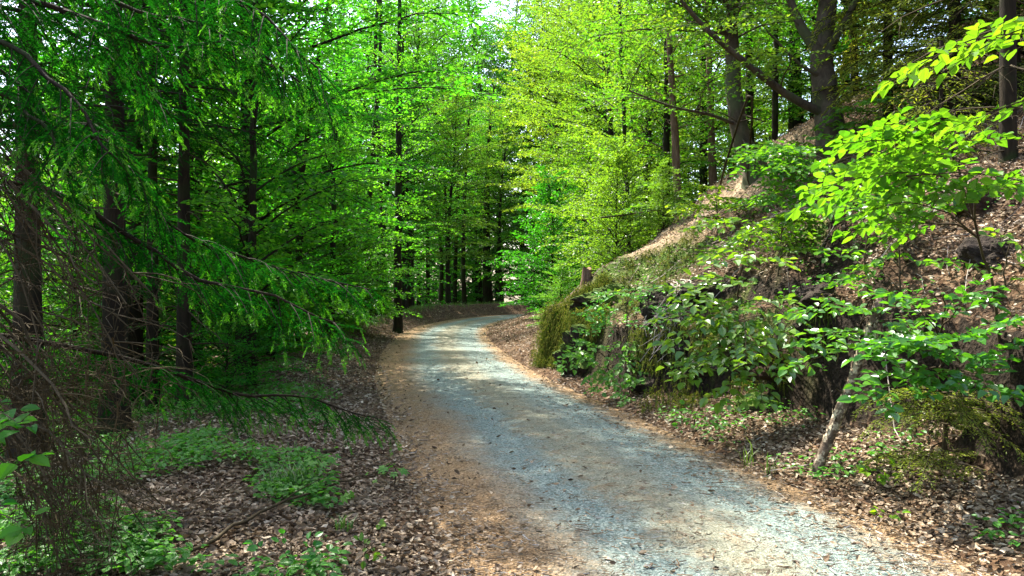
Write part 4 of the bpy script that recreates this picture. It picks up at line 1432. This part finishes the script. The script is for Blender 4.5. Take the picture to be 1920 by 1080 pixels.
# leaning dead trunk with flaking bark
def dead_trunk():
    a = on(1528, 893)
    bq = at(1600, 705, a[1] + .02)
    c = at(1652, 560, a[1] + .05)
    root = empty('dead_tree', a, 'leaning dead trunk with flaking pale bark on the right verge', 'dead trunk')
    g = G()
    P = curve([a - a + np.array([-.03, 0, -.08]), (bq - a), (c - a)], 26)
    s = np.linspace(0, 1, 26)
    r = .046 - .018 * s + .005 * vnoise(np.stack([s * 9, s * 0, s * 0], -1))
    r[:3] *= [1.35, 1.2, 1.06]
    an_ = np.linspace(0, 2 * np.pi, 14, endpoint=False)
    tube(g, P, r[:, None] * (1 + .16 * vnoise(np.stack([np.cos(an_)[None] * 1.6 + 0 * s[:, None], np.sin(an_)[None] * 1.6 + 0 * s[:, None], s[:, None] * 7 + 0 * an_[None]], -1))), 14)
    rng = np.random.default_rng(14)
    for k in range(6):
        q = P[rng.integers(4, 25)]
        g2 = G()
        tube(g2, branch_path(q, rng.uniform(-3.1, 0), rng.uniform(0, .7), rng.uniform(.04, .12), rng, 4, .1, 0), np.linspace(.01, .005, 4), 5)
        g2.build('branch_stub', M['twig'], root)
    for k in range(110):
        i = rng.integers(1, 25)
        an = rng.uniform(0, 6.28)
        t = nrm(P[i] - P[i - 1])
        u = nrm(np.cross(t, UP))
        v = np.cross(t, u)
        nn = u * math.cos(an) + v * math.sin(an)
        w = np.cross(t, nn)
        p = P[i] + nn * (r[i] + .002)
        hw, hl = rng.uniform(.008, .02), rng.uniform(.012, .035)
        lift = rng.uniform(.003, .014)
        V = [p - w * hw - t * hl, p + w * hw - t * hl, p + w * hw * .9 + t * hl + nn * lift, p - w * hw * .8 + t * hl * .9 + nn * lift]
        g.add(np.array(V), np.array([[0, 1, 2, 3]]))
    g.build('trunk', M['bark_birch'], root)


dead_trunk()


def stick(name, pts, r, label, mat='twig', side=6, seed=0, cat='branch'):
    rng = np.random.default_rng(seed)
    P = curve(pts, 18)
    o = P[0].copy()
    P = P - o + rng.normal(0, .008, P.shape)
    g = G()
    tube(g, P, np.linspace(r, r * .35, 18), 7)
    for k in range(side):
        i = rng.integers(4, 17)
        t = nrm(P[i] - P[i - 1])
        az = math.atan2(t[1], t[0]) + rng.choice([-1, 1]) * rng.uniform(.4, 1.)
        tube(g, branch_path(P[i], az, rng.uniform(-.1, .5), rng.uniform(.15, .5), rng, 5, .3, .1), np.linspace(r * .4, r * .15, 5), 4)
    ob = g.build(name, M[mat], None, True)
    ob.location = o
    return tag(ob, label, cat)


stick('fallen_branch', [on(1290, 385) + UP * .1, on(1345, 375, -.1) + UP * .12, on(1400, 365, -.2) + UP * .15], .03, 'dark fallen branch lying across the sandy ridge', 'twig', 8, 1)
h_ = on(1330, 380)
stick('fallen_branch', [at(1095, 412, h_[1] + 1.5), at(1230, 395, h_[1] + .4), at(1320, 375, h_[1] - .3)], .02, 'thin bare branch sticking out left from the ridge over the lit saplings', 'twig', 6, 2)
stick('fallen_branch', [foot(1112, 15.9) + UP * .05, foot(1150, 16.3) + UP * .08, foot(1210, 17.0) + UP * .06], .035, 'brown fallen pole lying up the ridge right of the stump', 'twig', 3, 3)
stick('fallen_branch', [on(352, 1052) + UP * .03, on(500, 975) + UP * .07, on(640, 930) + UP * .1, at(735, 880, on(735, 905)[1]) ], .012, 'thin dark stick lying over the leaf litter at the lower left', 'twig', 3, 4)
stick('fallen_branch', [on(560, 870) + UP * .02, on(600, 855) + UP * .03, on(650, 850) + UP * .02], .04, 'short grey mossy log on the left verge', 'twig', 0, 5)
stick('fallen_branch', [on(1300, 240, -.2) + UP * .3, on(1640, 330, -.4) + UP * .05], .012, 'thin straight twig slanting across the slope below the forked beech', 'twig', 4, 6)
stick('fallen_branch', [on(1690, 215) + UP * .12, on(1780, 195) + UP * .14, on(1860, 150) + UP * .2], .02, 'bleached bare branch lying on the slope behind the long top right bough', 'twig_pale', 10, 7)


def hanging_roots():
    a = on(1290, 545)
    rng = np.random.default_rng(17)
    g = G()
    for k in range(46):
        s_ = at(rng.uniform(1255, 1315), rng.uniform(530, 580), a[1] - .25) - a
        e_ = at(rng.uniform(1195, 1300), rng.uniform(600, 680), a[1] - rng.uniform(.6, 1.0)) - a
        m = (s_ + e_) / 2 + rng.normal(0, .10, 3)
        tube(g, curve([s_ + np.array([0, .3, .05]), s_, m, e_], 9), np.linspace(rng.uniform(.005, .016), .003, 9), 4)
        for q in range(2):
            tube(g, branch_path(m, rng.uniform(-3.1, 0), rng.uniform(-1, .6), rng.uniform(.1, .35), rng, 4, .1, .2, .25), np.linspace(.004, .0015, 4), 3)
    o = g.build('hanging_roots', M['twig_pale'], None, True)
    o.location = a
    tag(o, 'bleached tangle of roots hanging down the bank beside the mossy rocks', 'roots')


hanging_roots()


def stump():
    b_ = foot(1100, 15.6) - UP * .05
    root = empty('tree_stump', b_, 'small sunlit cut stump on the ridge above the mossy nose', 'stump')
    g = G()
    s = np.array([-.15, 0, .1, .2, .30])
    a = np.linspace(0, 2 * np.pi, 16, endpoint=False)
    rr =   .085 * (1 + .5 * np.exp(-np.clip(s, 0, 1) / .1))[:, None] * (1 + .1 * np.sin(a * 5 + 1) + .06 * np.sin(a * 9))[None]
    V = np.stack([rr * np.cos(a), rr * np.sin(a), s[:, None] + 0 * a[None] + np.where(np.arange(5)[:, None] == 4, .03 * np.sin(a * 2)[None], 0)], -1)
    i = np.arange(4)[:, None] * 16
    j = np.arange(16)[None]
    g.add(V.reshape(-1, 3), np.stack([i + j, i + (j + 1) % 16, i + 16 + (j + 1) % 16, i + 16 + j], -1).reshape(-1, 4))
    g.build('stump_side', M['bark_pine'], root, True)
    g2 = G()
    top = V[4] + np.array([0, 0, .002])
    g2.add(np.concatenate([top, top.mean(0)[None]]), np.array([[k, (k + 1) % 16, 16] for k in range(16)]))
    g2.build('cut_face', M['wood_cut'], root)


stump()


# ------------------------------------------------------------------ near spruce at the left edge
def near_spruce():
    rng = np.random.default_rng(23)
    bx, by = -3.1, 4.3
    base = np.array([bx, by, gz(bx, by)])
    root = empty('near_spruce', base, 'big dark spruce at the left edge with low boughs reaching towards the road', 'tree')
    gt, gn, gy_, gd = G(), G(), G(), G()
    lv, ly = Leaves(), Leaves()
    P = curve(np.array([[0, 0, -.3], [.03, 0, 3], [.05, .1, 9], [0, 0, 14]]), 14)
    trunk_tube(gt, P, .17, .03, 12)
    boughs = [  # px path, depth start, end, twig length, density
        ([(-330, -60), (90, 5), (260, 72), (350, 84), (470, 90), (620, 190)], 4.3, 4.2, .5),
        ([(-330, -200), (100, -120), (330, -40), (480, 20), (600, 130)], 4.4, 4.0, .5),
        ([(-330, 60), (-60, 60), (60, 110), (150, 200), (210, 290)], 4.2, 3.7, .42),
        ([(-300, 240), (60, 235), (185, 232), (255, 320), (310, 400), (365, 452), (480, 490), (700, 545)], 4.4, 4.9, .5),
        ([(-300, 330), (80, 350), (240, 440), (380, 520), (520, 560), (640, 610)], 4.4, 4.6, .45),
        ([(-300, 600), (200, 660), (420, 730), (560, 745), (710, 785)], 4.6, 5.9, .46),
        ([(-300, 140), (-40, 160), (80, 230), (130, 330)], 4.2, 3.8, .4),
        ([(-330, -90), (-20, 0), (120, 50), (240, 120), (320, 215)], 4.6, 4.7, .5),
        ([(-330, -10), (-60, 90), (60, 180), (160, 250), (270, 330)], 4.6, 4.4, .45),
        ([(-330, -180), (60, -60), (240, 10), (380, 50), (520, 130)], 4.5, 4.3, .45)]
    for pts, y0, y1, tl in boughs:
        n = len(pts)
        pp = [at(px, py, y0 + (y1 - y0) * i / (n - 1)) - base for i, (px, py) in enumerate(pts)]
        bp = curve(pp, 16)
        bp[2:] += .035 * np.stack([vnoise(np.stack([np.arange(14) * .6, np.full(14, px * .1), np.full(14, k_ * 7.)], -1)) for k_ in range(3)], -1)
        L = np.linalg.norm(np.diff(bp, axis=0), axis=1)
        S = np.concatenate([[0], np.cumsum(L)])
        tube(gt, bp, np.linspace(.019, .005, 16), 6)
        u = S[-1] * .22
        sd2 = 1
        while u < S[-1]:
            f = u / S[-1]
            p = np.array([np.interp(u, S, bp[:, k]) for k in range(3)])
            p2 = np.array([np.interp(min(S[-1], u + .1), S, bp[:, k]) for k in range(3)])
            t = nrm(p2 - p) if u + .02 < S[-1] else nrm(bp[-1] - bp[-3])
            sv = nrm(np.cross(t, UP))
            l = tl * (1.05 - .6 * f) * rng.uniform(.6, 1.15)
            d = nrm(t * rng.uniform(.35, .8) + sv * sd2 * rng.uniform(.4, 1.) - UP * rng.uniform(-.15, .7) + rng.normal(0, .15, 3))
            tt = np.linspace(0, 1, 6)[:, None]
            tp = p + d * l * tt - UP * (.3 * l * tt ** 2)
            tube(gt, tp, np.linspace(.005, .002, 6), 3)
            green = f > .25 or rng.random() < .4
            if green:
                twig_leaves(lv, tp[1:], .0042, .024, UP, rng, 1.0, .62)
                m = int(l / .055)
                for q in range(m):
                    g_ = (q + .5) / m
                    b_ = p + d * l * g_ - UP * .3 * l * g_ ** 2
                    d2 = nrm(d * .7 + nrm(np.cross(d, UP)) * (1 if q % 2 else -1) * .7 + UP * rng.normal(-.25, .25))
                    l2 = (.06 + .16 * (1 - g_)) * rng.uniform(.6, 1.2)
                    tp2 = b_ + d2 * l2 * tt[::2][:3] * 1.25 - UP * .2 * l2 * tt[::2][:3] ** 2
                    twig_leaves(lv, tp2, .0034, .023, UP, rng, 1.0, .62)
                    if rng.random() < 1.1 * (f - .45):
                        e_ = tp2[-1]
                        d3 = nrm(d2 * .5 - UP * .75 + rng.normal(0, .15, 3))
                        l3 = rng.uniform(.035, .075)
                        twig_leaves(ly, np.stack([e_, e_ + d3 * l3 * .5, e_ + d3 * l3]), .0028, .022, UP, rng, 1.0, .5)
                if rng.random() > 1.7 * (f - .35):
                    sd2 = -sd2
                    u += .04
                    continue
                e_ = tp[-1]
                d3 = nrm(d * .6 - UP * .6)
                l3 = rng.uniform(.06, .1)
                twig_leaves(ly, np.stack([e_, e_ + d3 * l3 * .5, e_ + d3 * l3]), .0026, .024, UP, rng, 1.0, .5)
            sd2 = -sd2
            u += .04 * rng.uniform(.5, 1.5)
    # bare lower branches sweeping down, and the mass of dead twigs
    for k in range(34):
        y0, y1 = 4.3, rng.uniform(3.3, 5.2)
        ys = rng.uniform(150, 820)
        a_ = at(-300, ys - 120, y0) - base
        xe = rng.uniform(60, 300)
        ye = ys + rng.uniform(180, 420)
        m_ = at(rng.uniform(-60, 40), ys + rng.uniform(-20, 80), (y0 + y1) / 2) - base
        e_ = at(xe, min(ye, 1150), y1) - base
        bp = curve([a_, m_, e_], 12) + rng.normal(0, .012, (12, 3))
        tube(gd, bp, np.linspace(rng.uniform(.007, .016), .003, 12), 5)
        for q in range(9):
            j = rng.integers(3, 11)
            tw = branch_path(bp[j], rng.uniform(-1.6, 1.2), rng.uniform(-1.4, .1), rng.uniform(.2, .6), rng, 6, .05, .35, .2)
            tube(gd, tw, np.linspace(.004, .0012, 6), 3)
            for q2 in range(4):
                tube(gd, branch_path(tw[rng.integers(1, 5)], rng.uniform(-3.1, 3.1), rng.uniform(-1.4, .4), rng.uniform(.08, .3), rng, 5, .05, .3, .3), np.linspace(.002, .001, 5), 3)
    gt.build('trunk', M['bark_dark'], root, True)
    lv.out(gn, NEEDLE4)
    ly.out(gy_, NEEDLE4)
    gn.build('foliage', M['needle'], root)
    gy_.build('young_shoots', M['needle_tip'], root)
    gd.build('dead_branches', M['twig'], root)
    return lv.count() + ly.count()


near_spruce()


def dead_twig_bush():
    rng = np.random.default_rng(29)
    c = on(120, 1040)
    g = G()
    for k in range(320):
        px, py = rng.normal(125, 65), rng.uniform(600, 1090)
        a_ = at(px, py, rng.uniform(3.5, 4.8)) - c
        tw = branch_path(a_, rng.uniform(-3.1, 3.1), rng.uniform(-1.5, .3), rng.uniform(.2, .6), rng, 7, .05, .4, .28)
        tube(g, tw, np.linspace(.0035, .001, 7), 3)
        for q in range(3):
            tube(g, branch_path(tw[rng.integers(1, 6)], rng.uniform(-3.1, 3.1), rng.uniform(-1.4, .6), rng.uniform(.08, .28), rng, 5, .05, .3, .35), np.linspace(.002, .0009, 5), 3)
    o = g.build('dead_brushwood', M['twig_red'], None)
    o.location = c
    tag(o, 'dense tangle of bare reddish brown twigs at the lower left edge', 'brushwood')


dead_twig_bush()


# ------------------------------------------------------------------ plants on the left verge
def maple(px, py, lx, ly, n, size, label, seed, spread=.12, mat='leaf_herb', Y=None):
    rng = np.random.default_rng(seed)
    b_ = on(px, py)
    root = empty('maple_seedling', b_, label, 'plant')
    e_ = at(lx, ly, b_[1] - .05) - b_
    gs, gl = G(), G()
    tube(gs, curve([np.array([0, 0, -.03]), e_ * .5 + np.array([.02, 0, .02]), e_], 7), np.linspace(.005, .003, 7), 4)
    p, yd, nn, sz = [], [], [], []
    for k in range(n):
        a_ = 6.28 * k / n + rng.normal(0, .3)
        d_ = np.array([math.cos(a_), math.sin(a_), rng.uniform(-.3, .1)])
        st = e_ + d_ * spread * rng.uniform(.4, 1) * .6 - UP * rng.uniform(-.02, .04)
        tube(gs, np.stack([e_, st]), np.array([.0022, .0015]), 3)
        p.append(st); yd.append(d_ + np.array([0, 0, -.35])); nn.append(UP * .8 + np.array([0, -.6, 0]) + d_ * .4 + rng.normal(0, .15, 3)); sz.append(size * rng.uniform(.75, 1.15))
    place(gl, MAPLE, np.array(p), np.array(yd), np.array(nn), np.array(sz))
    gs.build('stem', M['twig'], root)
    gl.build('foliage', M[mat], root)


maple(738, 912, 738, 872, 6, .10, 'maple seedling with lobed leaves near the left edge of the road', 1)
maple(600, 900, 597, 858, 6, .10, 'maple seedling behind the grass tuft on the left verge', 2)
maple(640, 950, 636, 918, 5, .085, 'maple seedling in the middle of the left leaf litter', 3)
maple(700, 900, 698, 885, 4, .06, 'tiny maple seedling left of the one near the road edge', 4)
maple(520, 875, 515, 856, 4, .075, 'maple seedling on the shaded verge beside the short mossy log', 5)
plants('seedling', on(690, 1060), [(at(692, 1010, 4.25), at(715, 985, 4.15), .1), (at(690, 1020, 4.25), at(670, 1010, 4.2), .1), (at(692, 1030, 4.25), at(720, 1045, 4.1), .09)],
       'yellow green seedling at the lower left bottom edge', 'plant', .045, 'leaf_sun_yellow', .03, tilt=.6, seed=15, stem_r=.004)
plants('seedling', on(545, 1060), [(at(540, 1035, 4.3), at(480, 1030, 4.15), .14), (at(545, 1030, 4.3), at(600, 1040, 4.15), .14), (at(540, 1025, 4.3), at(530, 1000, 4.2), .12), (at(560, 1020, 4.4), at(610, 1005, 4.3), .12)],
       'bluish green seedling clump at the bottom of the left verge', 'plant', .055, 'leaf_herb', .032, tilt=.6, seed=16, stem_r=.004)
plants('seedling', on(-40, 1120), [(at(-30, 830, 3.4), at(60, 800, 3.2), .2), (at(-40, 880, 3.4), at(50, 860, 3.2), .2), (at(-40, 960, 3.3), at(50, 990, 3.1), .16), (at(-30, 760, 3.6), at(30, 790, 3.3), .18)],
       'broad leaved sapling at the lower left edge of the frame', 'plant', .085, 'leaf_deep', .05, tilt=.5, seed=17, stem_r=.008)


def tuft(px, py, n, h, spread, label, seed):
    rng = np.random.default_rng(seed)
    b_ = on(px, py)
    g = G()
    blades(g, b_[0], b_[1], n, h, spread, rng, None, .55)
    o = g.build('grass_tuft', M['grass'])
    for v in o.data.vertices:
        v.co -= Vector(b_)
    o.location = b_
    tag(o, label, 'grass tuft')


tuft(545, 925, 260, .24, .2, 'dense green grass tuft on the left verge', 1)
tuft(1400, 885, 9, .34, .07, 'thin tall grass blades at the foot of the bank, left of the other thin grass', 2)
tuft(1447, 897, 8, .3, .05, 'thin tall grass blades nearest the leaning dead trunk', 3)
tuft(915, 935, 14, .05, .04, 'tiny green grass sprout on the orange needles of the left road edge', 4)
tuft(640, 1000, 30, .14, .06, 'small dry grass tuft between the left seedlings', 5)
